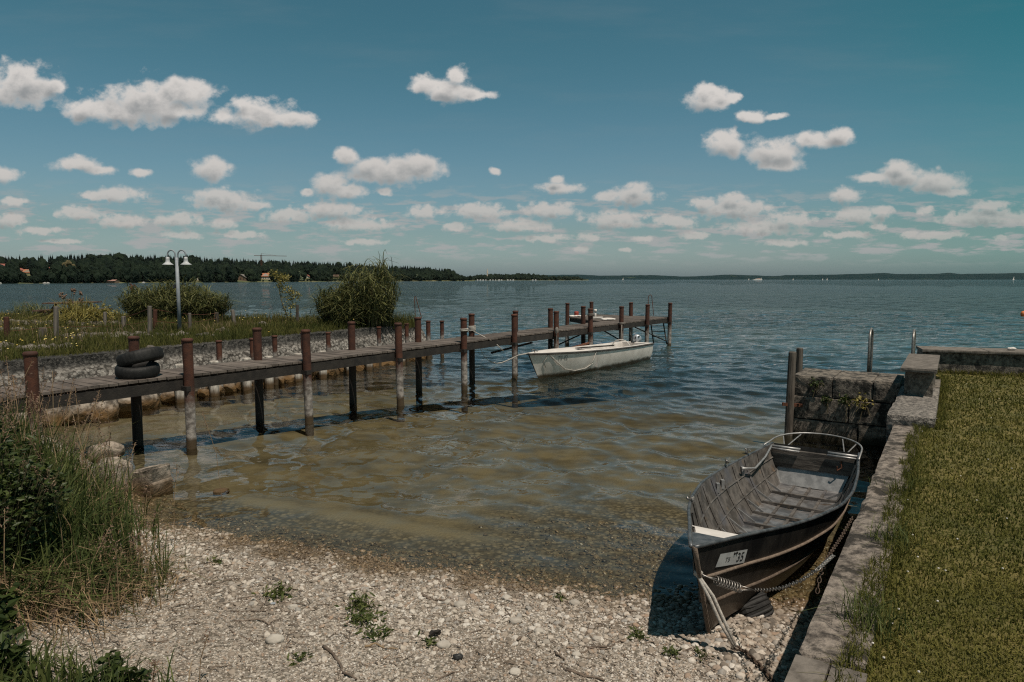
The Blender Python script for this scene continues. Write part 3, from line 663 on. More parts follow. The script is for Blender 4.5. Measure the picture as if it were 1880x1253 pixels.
k = MB(); q = pier(17.7, 3.1, DZ); k.lathe([(.001, .2), (.07, .2), (.09, .16), (.075, 0), (.001, 0)], q+np.array((-.35, -.5, 0)), 12); solo('red_bucket', k, M['bed_red'], 'faded red bucket on the outer corner of the pier platform', 'bucket', q+np.array((-.35, -.5, 0)))
def onpl(px, py): return P(px, py, DZ)
k = MB()
for px in (1050, 1057, 1064, 1071): k.blob(onpl(px, 582)+np.array((0, .0, .025)), (.11, .09, .035), 2, .3)
solo('white_cloth', k, M['whitedeck'], 'crumpled white cloth along the edge of the pier platform', 'cloth', onpl(1060, 582), smooth=True)
q = onpl(1093, 585); c = thing('white_stand', 'small white upright fitting with a flat foot on the pier platform', 'fitting', q)
k = MB(); k.tube([q+np.array((0, 0, .0)), q+np.array((0, 0, .24))], .035, 10); k.tube([q+np.array((0, 0, .24)), q+np.array((0, 0, .33))], .055, 10); part('upright', k, M['whitedeck'], c, True)
k = MB(); k.rough(-.1, .28, -.1, .1, 0, .06, lambda p: np.asarray(p)+q, .06, .01, 5); part('foot', k, M['whitedeck'], c)
q = onpl(1117, 588.5); k = MB(); k.blob(q+np.array((0, 0, .04)), (.26, .16, .05), 3, .12); solo('white_cushion', k, M['whitedeck'], 'flat white cushion lying near the edge of the pier platform', 'cushion', q, smooth=True)
# boarding ladder and thin hooked rail at the pier head
c = thing('boarding_ladder', 'dark boarding ladder hanging from the head of the pier into the water', 'ladder', pier(18.3, .8, 0))
A = [Q(1194, 588, 25.6), Q(1200, 632, 25.2)]; Bq = [Q(1217, 588, 25.9), Q(1224, 632, 25.4)]
for e in (A, Bq):
    k = MB(); k.tube(e, .025, 6); part('rail', k, M['darkwood'], c)
k = MB()
for f_ in (.25, .48, .7, .92): k.tube([A[0]+(A[1]-A[0])*f_, Bq[0]+(Bq[1]-Bq[0])*f_], .015, 6)
part('rung', k, M['darkwood'], c)
k = MB(); y = 26.2; k.tube([Q(1190, 580, y), Q(1190, 548, y), Q(1191.5, 543, y), Q(1194, 541.5, y), Q(1196.5, 544, y), Q(1200, 580, y)], .014, 6); part('hooked_handrail', k, M['rust'], c)
# mooring ropes round the piles
for (s, n_, zz_, lab, m_) in ((6.45, 0, 1.33, 'white rope wound round the camera side pile before the bow', 'rope'), (7.78, .82, 1.22, 'thick white rope wound round the far side pile before the bow', 'rope'), (12.44, 0, 1.42, 'thin rope ring near the top of a pile beside the boat', 'darkrope'), (14.51, 0, 1.05, 'rope wrapped round the pile above the outboard motor', 'darkrope')):
    q = pier(s, n_, zz_); k = MB(); rp = 4 if n_ else 2
    a = np.linspace(0, 2*math.pi*rp, 22*rp); k.tube(np.column_stack((q[0]+.088*np.cos(a), q[1]+.088*np.sin(a), q[2]+a/(2*math.pi)*.032)), .015, 6)
    if n_: k.tube([q+np.array((.05, -.08, 0)), pier(7.75, .1, .98), pier(8.0, .02, .75)], .012, 6)
    if s == 14.51: k.tube([q+np.array((.0, -.09, 0)), q+np.array((-.02, -.12, -.4)), q+np.array((-.07, -.13, -.75))], .02, 6)
    solo('wound_rope', k, M[m_], lab, 'rope', q, 'ropes wound on the pier piles', smooth=True)
k = MB(); q = pier(10.35, -.08, 0); k.tube([q+np.array((0, 0, 1.2)), q+np.array((0, 0, .25))], .012, 6); k.blob(q+np.array((0, 0, 1.12)), (.05, .05, .09), 2, .2); k.blob(q+np.array((0, 0, .55)), (.05, .05, .07), 2, .2)
solo('hanging_chain', k, M['darkrope'], 'dark chain with two lumps hanging from a pile above the white boat', 'chain', q+np.array((0, 0, 1.2)))

# ------------------------------------------------------------------ mole on the left
MD = np.array((.489, .872)); MD = MD/np.linalg.norm(MD); MNv = np.array((-MD[1], MD[0])); M0 = np.array((-10.3, 9.15))
def mw(p): p = np.asarray(p, float); return np.concatenate((M0+p[..., 0:1]*MD+p[..., 1:2]*MNv, p[..., 2:3]), -1)
ML = 15.0; MZ = 1.03
T1 = mw(np.array((ML, 0, 0)))[:2]
mole = [tuple(mw(np.array((-4, .25, 0)))[:2]), tuple(mw(np.array((ML-.2, .25, 0)))[:2]), (-3.7, 23.0), (-6.3, 24.6), (-9.4, 25.6), (-14, 27.2), (-24, 31), (-46, 36), (-46, 3)]
mb = MB(); mb.prism(mole, -2.5, MZ-.02, rnd=.5); struct('headland', mb, M['soil'])
c = thing('harbour_wall', 'long rubble stone wall behind the pier, dark along the top and pale below', 'wall', mw(np.array((8, 0, 0))))
k = MB(); na, nz_ = 330, 30; A = np.linspace(-4, ML, na); Z_ = np.linspace(-.9, MZ+.02, nz_)
g_ = np.stack(np.broadcast_arrays(A[:, None], 0., Z_[None, :]), -1).astype(float); qq = mw(g_)
prof = np.interp(Z_, [-.9, .25, .80, .88, MZ], [-.75, -.42, -.10, .02, .06])
g_[..., 1] = prof[None]-.10*fbm(qq*4., 3)-.05*np.abs(fbm(qq*13., 2))
top = np.stack(np.broadcast_arrays(A[:, None], np.array((.18, .42))[None], MZ+.03), -1).astype(float); top[..., 2] += .02*fbm(mw(top)*5, 2)
k.grid(mw(np.concatenate((g_, top), 1)), rnd=.5)
e = np.linspace(0, 1, 40); pts = np.array([T1]+[np.array((-3.35, 22.75)), np.array((-4.6, 23.7)), np.array((-6.3, 24.7))]); L_ = np.interp(e*3, range(4), pts[:, 0]), np.interp(e*3, range(4), pts[:, 1])
g2_ = np.stack(np.broadcast_arrays(L_[0][:, None], L_[1][:, None], Z_[None]), -1).astype(float); g2_ += .05*fbm(g2_*6, 3)[..., None]; k.grid(g2_, rnd=.5)
part('wall_face', k, M['wall'], c)
# rocks at the foot
spots = []
a = 1.2; i = 0
wl = ['rock', 'boulder']
ad = ['ochre', 'brown', 'pale', 'grey', 'cracked', 'wet based', 'rounded', 'angular', 'flat topped', 'mossy']
k_n = 0
while a < ML-.3:
    s = random.uniform(.16, .36)*(1.5 if a < 5.2 else 1.)
    o = -.46-random.uniform(0, .14)-(.3 if a < 5 else 0)
    p = mw(np.array((a, o, .02+s*.15))); k = MB()
    ang = random.random()*3; ax = np.array(Matrix.Rotation(ang, 3, 'Z'))
    k.rock(p, (s*.62, s*.5, s*.55), 3, 8, .12, ax=ax)
    solo('shore_rock', k, M['rock'], ORDN[k_n]+' ochre stained rock from the left along the harbour wall foot', 'rock', p, 'rocks along the foot of the harbour wall', smooth=False)
    a += s*.95+random.uniform(0, .12); k_n += 1
# rusty mooring posts with pale feet and the squat stubs beside them
def wallpost(px, o=-.62):
    # point on the line a fixed distance in front of the wall that lines up with this measured column
    lo, hi = -3., 17.
    for _ in range(40):
        m_ = (lo+hi)/2
        if proj(mw(np.array((m_, o, .8))))[0] < px: lo = m_
        else: hi = m_
    return mw(np.array((m_, o, 0.)))
for n_, (px, ptop) in enumerate(((341, 628), (403, 625), (464, 621), (505, 616), (557, 610), (603, 610), (696, 600), (747, 594))):
    q = wallpost(px); zt = Q(px, ptop, q[1])[2]; k = MB(); zs = np.array((-.7, 0, .5, zt-.04, zt-.02)); k.tube(np.column_stack((q[0]+0*zs, q[1]+0*zs, zs)), .06, 12, caps=False)
    k.lathe([(.001, zt), (.055, zt-.003), (.072, zt-.015), (.07, zt-.04), (.06, zt-.045)], (q[0], q[1], 0), 12)
    lab = ['first', 'second', 'third', 'fourth', 'fifth', 'sixth', 'seventh', 'eighth'][n_]
    solo('rusty_post', k, M['mpost'], lab+' from the left of the rusty posts close along the harbour wall', 'post', q, 'rusty topped posts along the harbour wall', smooth=True)
for n_, (px, yb, yt, lab) in enumerate(((787, 660, 589, 'rusty post standing in open water just past the harbour wall tip'), (812, 657, 589, 'outermost slim rusty post in open water with a pale foot'))):
    q = P(px, yb, 0); zt = Q(px, yt, q[1])[2]; k = MB(); zs = np.array((-1.2, 0, .5, zt-.04, zt-.02)); k.tube(np.column_stack((q[0]+0*zs, q[1]+0*zs, zs)), .07 if n_ == 0 else .062, 12, caps=False)
    k.lathe([(.001, zt), (.06, zt-.003), (.082, zt-.015), (.08, zt-.04), (.066, zt-.045)], (q[0], q[1], 0), 12)
    solo('rusty_post', k, M['mpost'], lab, 'post', q, smooth=True)
for n_, px in enumerate((329, 392, 452, 493, 546, 592, 640, 677, 738)):
    q = wallpost(px, -.80); k = MB(); w_ = .095 if px != 640 else .08; h_ = .78-.02*n_
    k.tube([q+np.array((0, 0, -.6)), q+np.array((0, 0, .2)), q+np.array((.01, 0, h_-.02)), q+np.array((.01, 0, h_))], [w_, w_, w_*.98, w_*.85], 9)
    solo('stub_pile', k, M['stub'], ORDN[n_]+' squat pale stub pile from the left, seen beneath the pier deck', 'pile', q, 'squat pale stub piles behind the pier')
# grass on the mole
def molepts(n):
    r = 10.5*np.exp(rng.random(n)*math.log(34/10.5)); a = rng.uniform(R(-42), R(-3), n); p = np.stack((r*np.sin(a), r*np.cos(a)), -1)
    big = inpoly(p, [np.array(q_) for q_ in mole]) | inpoly(p, [mw(np.array(q_))[:2] for q_ in ((-4, .12, 0), (ML-.1, .12, 0), (ML, 1, 0), (-4, 1, 0))])
    return p[big]
p = molepts(120000); nn = fbm(np.column_stack((p*.55, 0*p[:, 0])), 4); nw = (p-M0)@MNv
keep = (nn < .12) | (nw < 1.6) | (rng.random(len(p)) < .25); p = p[keep]; nn = nn[keep]; nw = nw[keep]
mb = MB(); hh = (.10+.16*rng.random(len(p))**1.5)*(1+.7*sstep(0, .3, fbm(np.column_stack((p*.9+9, 0*nn)), 3)))*np.where(nw < .35, .7, 1.)
tone = fbm(np.column_stack((p*.7+31, 0*nn)), 4)
blades(mb, np.column_stack((p, np.full(len(p), MZ-.03))), hh, .008+.0006*np.hypot(p[:, 0], p[:, 1]), .35, .5, 3, rnd=np.clip(.42+tone*.9+rng.normal(0, .2, len(p)), 0, 1)); struct('wild_grass', mb, M['wildgrass'], kind='stuff')
mb = MB(); p = molepts(9000); nn = fbm(np.column_stack((p*.6+77, 0*p[:, 0])), 3); p = p[nn > .05][:2600]
blades(mb, np.column_stack((p, np.full(len(p), MZ-.03))), .25+.25*rng.random(len(p)), .010, .3, .6, 3); struct('dry_grass', mb, M['drygrass'], kind='stuff')
mb = MB(); p = molepts(4000); ok = fbm(np.column_stack((p*.5+5, 0*p[:, 0])), 3) > -.02; p = p[ok][:150]
for q_ in p: mb.blob((q_[0], q_[1], MZ+.12+.2*random.random()), (.018, .018, .014), 0, .1, rnd=random.random())
struct('wildflowers', mb, M['flower'], kind='stuff')
mb = MB()
for (x0, y0, sx_, sy_, n_) in ((-17.5, 22.5, 2.6, .45, 170), (-11.8, 14.4, 1.8, .35, 110), (-13.5, 19.3, 2.2, .3, 100), (-10.2, 17.6, 1.2, .3, 60)):
    for _ in range(n_):
        s = random.uniform(.05, .17); mb.blob((x0+rng.normal()*sx_, y0+rng.normal()*sy_, MZ+s*.1), (s, s*.8, s*.6), 1, .35, rnd=random.random())
struct('rubble', mb, M['rubble'], kind='stuff')
# reed clumps
def reeds(name, lab, cx, cy, rx, ry, h, n, off=0.):
    c = thing(name, lab, 'reeds', (cx, cy, MZ))
    a = rng.random(n)*2*math.pi; rr_ = np.sqrt(rng.random(n)); px_ = rr_*np.cos(a); py_ = rr_*np.sin(a)
    hh = h*(1-.42*rr_**2)*(.66+.44*rng.random(n)**.8)*(1+off*px_)*(1+.25*vn(np.column_stack((px_*3+cx, py_*3, 0*a))))
    base_ = np.column_stack((cx+px_*rx*.8, cy+py_*ry*.8, np.full(n, MZ-.05)))
    lean = np.column_stack((px_*rx*.28, py_*ry*.28, 0*a))+rng.normal(0, .05, (n, 3))*np.array((1, 1, 0))
    k = MB()
    for i in range(n):
        t_ = np.linspace(0, 1, 4); pt = base_[i]+lean[i]*(t_**1.6)[:, None]; pt[:, 2] += hh[i]*.86*t_; k.tube(pt, [.007, .006, .005, .003], 3, caps=False)
    part('stalks', k, M['stem'], c)
    k = MB(); m_ = 11; ii = np.repeat(np.arange(n), m_); t_ = np.tile(np.linspace(.12, .93, m_), n)+rng.normal(0, .03, n*m_)
    pt = base_[ii]+lean[ii]*(t_**1.6)[:, None]; pt[:, 2] += hh[ii]*.86*t_
    blades(k, pt, h*.30*(.6+.6*rng.random(len(pt))), .028+.012*rng.random(len(pt)), .5, 1.0, 4, rnd=np.clip(rng.normal(.38, .25, len(pt))+.25*(t_-.5), 0, 1), flat=.35)
    part('leaves', k, M['reed'], c); return c
reeds('reed_clump', 'tall dense clump of green reeds at the tip of the grassy mole', -4.75, 20.9, 1.28, .75, 1.95, 340, .30)
reeds('reed_clump', 'wide lower clump of reeds behind the street lamp', -11.9, 24.2, 1.9, .85, 1.55, 600, -.05)
# other plants on the mole
k = MB(); n = 520; q = np.column_stack((-3.6+.32*np.clip(rng.normal(size=n), -1.5, 1.5), 21.7+.45*np.clip(rng.normal(size=n), -1.5, 1.5), np.full(n, MZ-.05))); blades(k, q, .25+.35*rng.random(n), .02, .35, .6, 3); solo('grass_clump', k, M['wildgrass'], 'bright grass clump at the very tip of the mole beside the tall reeds', 'grass', (-3.6, 21.7, MZ))
k = MB(); n = 260; q = np.column_stack((-19.2+.35*np.clip(rng.normal(size=n), -1.4, 1.4), 27.2+.3*np.clip(rng.normal(size=n), -1.4, 1.4), np.full(n, MZ-.05))); blades(k, q, .4+.4*rng.random(n), .025, .45, .6, 4); solo('grass_clump', k, M['reed'], 'dark spiky grass clump left of the picnic table', 'grass', (-19.2, 27.2, MZ))
c = thing('strap_leaved_plant', 'yellowish bush of arching strap leaves in front of the picnic table', 'plant', (-14.4, 22.8, MZ))
k = MB(); n = 420; q = np.column_stack((rng.normal(-14.5, .30, n), rng.normal(22.8, .22, n), np.full(n, MZ))); blades(k, q, .65+.35*rng.random(n), .035, .7, 1.1, 5); part('leaves', k, M['yellowleaf'], c)
k = MB(); n = 420; q = rng.normal(size=(n, 3))*np.array((.28, .25, .13))+np.array((-13.9, 22.9, MZ+.30)); leaves(k, q, .11, .05); part('leaves', k, M['yellowleaf'], c)
k = MB()
for px, yt in ((112, 541), (118, 545), (133, 534), (137, 536), (148, 540), (150, 552), (128, 552)):
    tp = Q(px, yt, 22.9); bs_ = np.array((tp[0]+rng.normal()*.15, 22.8, MZ+.2)); k.tube([bs_, (bs_+tp)/2+np.array((.03, 0, 0)), tp], .008, 5)
    k2 = MB()
    for _ in range(9): k2.blob(tp+rng.normal(size=3)*np.array((.03, .03, .04)), (.03, .03, .035), 0, .2, rnd=random.random())
    part('seed_head', k2, M['seed'], c)
part('flower_stalk', k, M['stem'], c)
c = thing('picnic_table', 'brown wooden picnic table behind the yellowish strap leaved bush', 'table', (-15.8, 24.6, MZ))
q = np.array((-15.8, 24.6, 0)); k = MB()
for i in range(5): k.box(q+np.array((-.44+.22*i, 0, 1.66)), (.2, 1.7, .045))
part('tabletop', k, M['tablewood'], c)
for s in (-1, 1):
    k = MB()
    for i in range(2): k.box(q+np.array((s*(.78+.0)+.13*i-.065, 0, 1.40)), (.12, 1.7, .045))
    part('bench_seat', k, M['tablewood'], c)
    for s2 in (-.6, .6):
        k = MB(); k.bar(q+np.array((s*.22, s2, 1.63)), q+np.array((s*.72, s2, MZ-.05)), .09, .05); part('leg', k, M['tablewood'], c)
for s2 in (-.6, .6):
    k = MB(); k.bar(q+np.array((-.85, s2+.06, 1.35)), q+np.array((.85, s2+.06, 1.35)), .05, .09); part('cross_rail', k, M['tablewood'], c)
# young tree
c = thing('young_tree', 'thin bent sapling with yellow green leaves between the two reed clumps', 'sapling', Q(535, 592, 23.2))
k = MB(); Yt = 23.2
st = np.array([Q(a_, b_, Yt) for a_, b_ in ((533, 596), (527, 580), (519, 560), (514, 540), (513, 525), (509, 512), (503, 503))]); k.tube(st, np.linspace(.022, .008, 7), 6)
st2 = np.array([Q(a_, b_, Yt+.15) for a_, b_ in ((534, 596), (533, 578), (532, 560), (538, 548), (546, 541))]); k.tube(st2, np.linspace(.015, .005, 5), 5); part('trunk', k, M['stem'], c)
k = MB()
for (a_, b_, r_, n_) in ((503, 502, .13, 50), (510, 508, .16, 70), (518, 514, .18, 90), (524, 510, .13, 50), (514, 524, .15, 60), (527, 530, .2, 70), (537, 538, .17, 70), (546, 541, .12, 50), (532, 550, .2, 80), (527, 565, .17, 40), (538, 562, .14, 40), (520, 537, .12, 30), (530, 580, .16, 30)):
    leaves(k, Q(a_, b_, Yt)+rng.normal(size=(n_, 3))*r_*np.array((.55, .55, .5)), .075, .045, rnd=np.clip(rng.normal(.6 if b_ < 520 else .35, .25, n_), 0, 1))
part('crown', k, M['yellowleaf'], c)
# street lamp
lb = np.array((-9.05, 18.55, MZ)); c = thing('street_lamp', 'pale grey double armed lamp with two bell shades on the mole', 'street lamp', lb)
k = MB(); k.tube([lb+np.array((0, 0, -.1)), lb+np.array((0, 0, 2.05))], [.052, .043], 14); part('pole', k, M['lamp'], c, True)
k = MB(); k.box(lb+np.array((-.07, -.03, 1.28)), (.06, .07, .10)); part('switch_box', k, M['black'], c)
for s in (-1, 1):
    t_ = np.linspace(0, math.pi, 12); xs = s*(.035+.105*(1-np.cos(t_))); zs = 2.12+.13*np.sin(t_)
    k = MB(); k.tube([lb+np.array((s*.02, 0, 1.7)), lb+np.array((s*.035, 0, 2.0))]+[lb+np.array((x_, 0, z_)) for x_, z_ in zip(xs, zs)]+[lb+np.array((s*.245, 0, 2.05))], .02, 8); arm = part('arm', k, M['lamp'], c, True)
    k = MB(); k.lathe([(.001, 2.07), (.045, 2.065), (.05, 2.0), (.055, 1.94), (.085, 1.905), (.13, 1.872), (.148, 1.858), (.14, 1.853), (.08, 1.885), (.04, 1.93), (.001, 1.935)], (lb[0]+s*.245, lb[1], lb[2]), 20); part('lamp_shade', k, M['shade'], c, True)
# fence posts and wire
fp = {}
for (px, yt, yb, r_, m_, lab, nm) in ((12, 582, 628, .062, 'mpost', 'dark rusty bollard at the left edge of the mole', 'bollard'), (103, 563, 624, .055, 'greywood', 'tall split grey fence post left of the strap leaved plant', 'fence_post'), (275, 562, 616, .055, 'greywood', 'tallest grey fence post beside the rusty bollard', 'fence_post'), (285, 569, 612, .055, 'mpost', 'rusty bollard touching the tall grey fence post', 'bollard'),
    (348, 575, 608, .045, 'greywood', 'grey fence post just right of the street lamp', 'fence_post'), (227, 581, 610, .06, 'greywood', 'short thick fence post at the left end of the wire', 'fence_post'), (193, 573, 600, .05, 'greywood', 'short grey post left of the wide reed clump', 'fence_post'), (79, 602, 622, .09, 'greywood', 'low rotten stump in the grass', 'stump'),
    (398, 574, 592, .06, 'oldpost', 'dark post at the right edge of the wide reed clump', 'fence_post'), (431, 569, 594, .06, 'greywood', 'tilted grey post right of the wide reed clump', 'fence_post'), (546, 560, 594, .05, 'oldpost', 'brown post beside the young tree', 'fence_post')):
    b = P(px, yb, MZ); tp = Q(px+(-4 if px == 431 else 0), yt, b[1]); k = MB(); b = b-np.array((0, 0, .1))
    sq = 6 if m_ == 'greywood' else 10; k.tube([b, (b+tp)/2+np.array((random.uniform(-.01, .01), 0, 0)), tp-np.array((0, 0, .02)), tp], [r_*1.05, r_, r_*.97, r_*.85], sq); fp[px] = (b, tp)
    solo(nm, k, M[m_], lab, nm.replace('_', ' '), b, 'old posts on the mole')
k = MB()
for f_ in (.93, .55):
    pts = [fp[i][0]+(fp[i][1]-fp[i][0])*f_ for i in (227, 275, 348, 398)]
    for a_, b_ in zip(pts[:-1], pts[1:]): k.tube([a_, (a_+b_)/2-np.array((0, 0, .02)), b_], .006, 4)
for a_, b_ in ((fp[103], fp[227]), (fp[103], fp[12])): k.tube([a_[0]+(a_[1]-a_[0])*.45, b_[0]+(b_[1]-b_[0])*.5], .005, 4)
solo('fence_wire', k, M['rust'], 'thin wire strung between the grey fence posts on the mole', 'wire', fp[227][0])
c = thing('rod_stand', 'two thin dark rods leaning apart at the tip of the mole', 'rods', P(764, 583, 1.0)); yy = P(764, 585, 1.0)[1]
for a_, b_ in (((761, 545), (762.5, 584)), ((763, 544), (774, 584))):
    k = MB(); k.tube([Q(*a_, yy), Q(*b_, yy)], .016, 6); part('rod', k, M['rust'], c)
# bird shapes above the wide reed clump
def bird(lab, px, py, m_, wing, s, d_=25.0):
    q = Q(px, py, d_); c = thing('bird', lab, 'bird', q)
    k = MB(); k.blob(q, (.055*s, .05*s, .12*s), 2, .08); k.blob(q+np.array((-.02, 0, .13))*s, (.03*s, .03*s, .035*s), 2, .05); k.bar(q+np.array((-.04, 0, .135))*s, q+np.array((-.13, 0, .15))*s, .012, .012)
    k.bar(q+np.array((.0, 0, -.1))*s, q+np.array((.05, 0, -.24))*s, .05*s, .02*s); part('body', k, M[m_], c, True)
    for sd_ in (-1, 1):
        k = MB(); a_ = q+np.array((sd_*.03, 0, .06))*s; b_ = q+np.array((sd_*.17*wing, .03, .10+.04*sd_))*s; k.bar(a_, b_, .07*s, .016*s); k.bar(b_, b_+np.array((sd_*.12*wing, .0, -.12))*s, .055*s, .012*s); part('wing', k, M[m_], c)
    k = MB(); k.tube([q+np.array((.02, .02, -.1)), np.array((q[0]+.03, q[1]+.03, MZ-.1))], .01, 5); part('stake', k, M['stem'], c)
bird('dark bird with spread wings above the reeds just right of the lamp', 337, 527, 'black', 1.25, 1.0)
bird('rusty brown bird shape on a stake above the left of the reeds', 242, 529, 'rust', .55, .95)

# ------------------------------------------------------------------ white motor boat
WB0 = np.array((.66, 16.93)); WU = np.array((.592, .807)); WU = WU/np.linalg.norm(WU); WR = np.array((WU[1], -WU[0]))
def wb(p): p = np.asarray(p, float); return np.concatenate((WB0+p[..., 0:1]*WU+p[..., 1:2]*WR, p[..., 2:3]), -1)
def hullpts(t_, v_, side, spec):
    # t along, v: 0 keel .. 1 gunwale ; returns local a,o,z
    t_, v_ = np.broadcast_arrays(np.asarray(t_, float), np.asarray(v_, float))
    ag = np.interp(t_, spec['t'], spec['ag']); ab = np.interp(t_, spec['t'], spec['ab']); hg = np.interp(t_, spec['t'], spec['hg']); hc = np.interp(t_, spec['t'], spec['hc'])
    zg = np.interp(t_, spec['t'], spec['zg']); zk = np.interp(t_, spec['t'], spec['zk']); zc = np.interp(t_, spec['t'], spec['zc']); vc = spec['vc']; ins = spec.get('ins', 0)
    hg = np.maximum(hg-ins, .004); hc = np.maximum(hc-ins, .002); zk = zk+ins; zc = zc+ins
    lo = v_ < vc; f1 = np.clip(v_/vc, 0, 1); f2 = np.clip((v_-vc)/(1-vc), 0, 1); blg = spec.get('bulge', .04)
    o = np.where(lo, hc*f1, hc+(hg-hc)*f2+blg*np.sin(f2*math.pi)*np.clip(hg/.3, 0, 1)); z = np.where(lo, zk+(zc-zk)*f1**1.5, zc+(zg-zc)*f2)
    fz = np.clip((z-zk)/(zg-zk+1e-9), 0, 1); a_ = ab+(ag-ab)*fz
    return np.stack((a_, o*side, z), -1)
def smooth_spec(sp, n=60):
    t0 = np.array(sp['t']); tn = np.linspace(0, 1, n); out = dict(sp); out['t'] = tn
    for kk in ('ag', 'ab', 'hg', 'hc', 'zg', 'zk', 'zc'):
        y = np.interp(tn, t0, sp[kk]); 
        for _ in range(5): y[1:-1] = (y[:-2]+2*y[1:-1]+y[2:])/4
        out[kk] = y
    return out
ws = smooth_spec(dict(t=[0, .06, .15, .3, .5, .75, 1], ag=[-.45, -.10, .45, 1.45, 2.75, 4.2, 5.58], ab=[.08, .35, .8, 1.6, 2.75, 4.1, 5.45], hg=[.02, .17, .33, .48, .56, .565, .53], hc=[.005, .04, .14, .30, .42, .46, .45], zg=[.69, .675, .655, .61, .565, .53, .515], zk=[-.1, -.16, -.2, -.22, -.22, -.2, -.16], zc=[-.02, -.04, -.06, -.07, -.07, -.06, -.05], vc=.3, bulge=.035))
c = thing('motor_boat', 'white open motor boat moored beside the pier', 'boat', wb(np.array((2.7, 0, 0))))
tt = np.linspace(0, 1, 80); vv = np.linspace(0, 1, 18)
k = MB()
for s in (-1, 1): k.grid(wb(hullpts(tt[:, None], vv[None], s, ws)), flip=s < 0)
tr_ = [wb(hullpts(1., v_, s, ws)) for s, vs in ((-1, vv[::-1]), (1, vv)) for v_ in vs]
b_ = k.n; k.add(np.array(tr_)); k.ngon([b_+i for i in range(len(tr_))])
part('hull', k, M['white'], c, True)
def gun(t_, s, inset=0., dz=0.):
    p_ = hullpts(t_, 1., s, ws); p_[..., 1] = s*np.maximum(np.abs(p_[..., 1])-inset, 0.001); p_[..., 2] += dz; return p_
k = MB(); t1 = np.linspace(0, .40, 30); fr_ = np.linspace(-1, 1, 9); ed = gun(t1, 1)
fd = np.stack((np.broadcast_to(ed[:, None, 0], (30, 9)), ed[:, None, 1]*fr_[None], ed[:, None, 2]+.012+.05*(1-fr_[None]**2)*np.clip(ed[:, None, 1]/.4, 0, 1)), -1); k.grid(wb(fd))
b_ = k.n; e2 = fd[-1]; low = e2.copy(); low[:, 2] = .14; k.grid(wb(np.stack((e2, low), 0)))
part('foredeck', k, M['whitedeck'], c, True)
k = MB(); t2 = np.linspace(.40, 1, 40)
for s in (-1, 1):
    row = np.stack((gun(t2, s, 0, .012), gun(t2, s, .10, .014), gun(t2, s, .115, -.03), gun(t2, s, .14, -.36), gun(t2, s, .6, -.38)), 1); row[:, 3:, 2] = .13; row[:, 4, 1] = 0; k.grid(wb(row), flip=s > 0)
tq = np.stack([np.stack((gun(1., s, i_, .013)) ) for s, i_ in ((-1, 0), (1, 0))]); tq2 = tq.copy(); tq2[:, 0] -= .22; tq3 = tq2.copy(); tq3[:, 2] = .13; k.grid(wb(np.stack((tq, tq2, tq3))))
part('cockpit_liner', k, M['whitedeck'], c)
for a_, z_ in ((2.9, .36), (4.3, .34)):
    k = MB(); k.rough(a_-.16, a_+.16, -.43, .43, z_-.03, z_, wb, .2, .002, 4., bottom=True); part('bench_seat', k, M['whitedeck'], c)
k = MB()
for s in (-1, 1): k.tube(wb(gun(np.linspace(0, 1, 60), s, -.012, -.015)), .024, 6)
k.tube([wb(gun(1., -1, -.01, -.01)), wb(gun(1., 1, -.01, -.01))], .022, 6); part('rub_rail', k, M['rub'], c, True)
k = MB(); tt_ = np.linspace(0, math.pi, 12); k.tube([wb(np.array((4.55, -.3*math.cos(a_)-.05, .45+.22*math.sin(a_)))) for a_ in tt_], .014, 6); part('hoop', k, M['whitedeck'], c, True)
mo = part('outboard_motor', MB().blob(wb(np.array((5.66, -.06, .62))), (.14, .11, .15), 3, .05, ax=None), M['motor'], c, True)
k = MB(); k.rough(5.55, 5.72, -.10, -.02, -.3, .48, wb, .1, .004, 4); part('motor_leg', k, M['black'], mo)
k = MB(); k.bar(wb(np.array((5.55, -.06, .52))), wb(np.array((5.15, -.0, .56))), .04, .04); part('tiller', k, M['black'], mo)
k = MB(); k.blob(wb(np.array((5.6, .03, .70))), (.03, .025, .03), 1, .1); k.blob(wb(np.array((5.53, -.05, .67))), (.02, .05, .045), 1, .1); part('motor_badge', k, M['black'], mo)
def text_on(body, fn, parent, m_, name='lettering'):
    cu = bpy.data.curves.new('txt', 'FONT'); cu.body = body; cu.align_x = 'CENTER'; cu.align_y = 'CENTER'; cu.extrude = 0; cu.resolution_u = 3
    o = bpy.data.objects.new('txt', cu); COL.objects.link(o); dg = bpy.context.evaluated_depsgraph_get(); me = bpy.data.meshes.new_from_object(o.evaluated_get(dg)); bpy.data.objects.remove(o); bpy.data.curves.remove(cu)
    V = np.array([v.co[:] for v in me.vertices]); V = fn(V)-ORG[parent.name]
    for v, q_ in zip(me.vertices, V): v.co = q_
    me.materials.clear(); me.materials.append(m_); me.name = name
    ob = bpy.data.objects.new(name, me); COL.objects.link(ob); ob.parent = parent; ORG[ob.name] = ORG[parent.name]; return ob
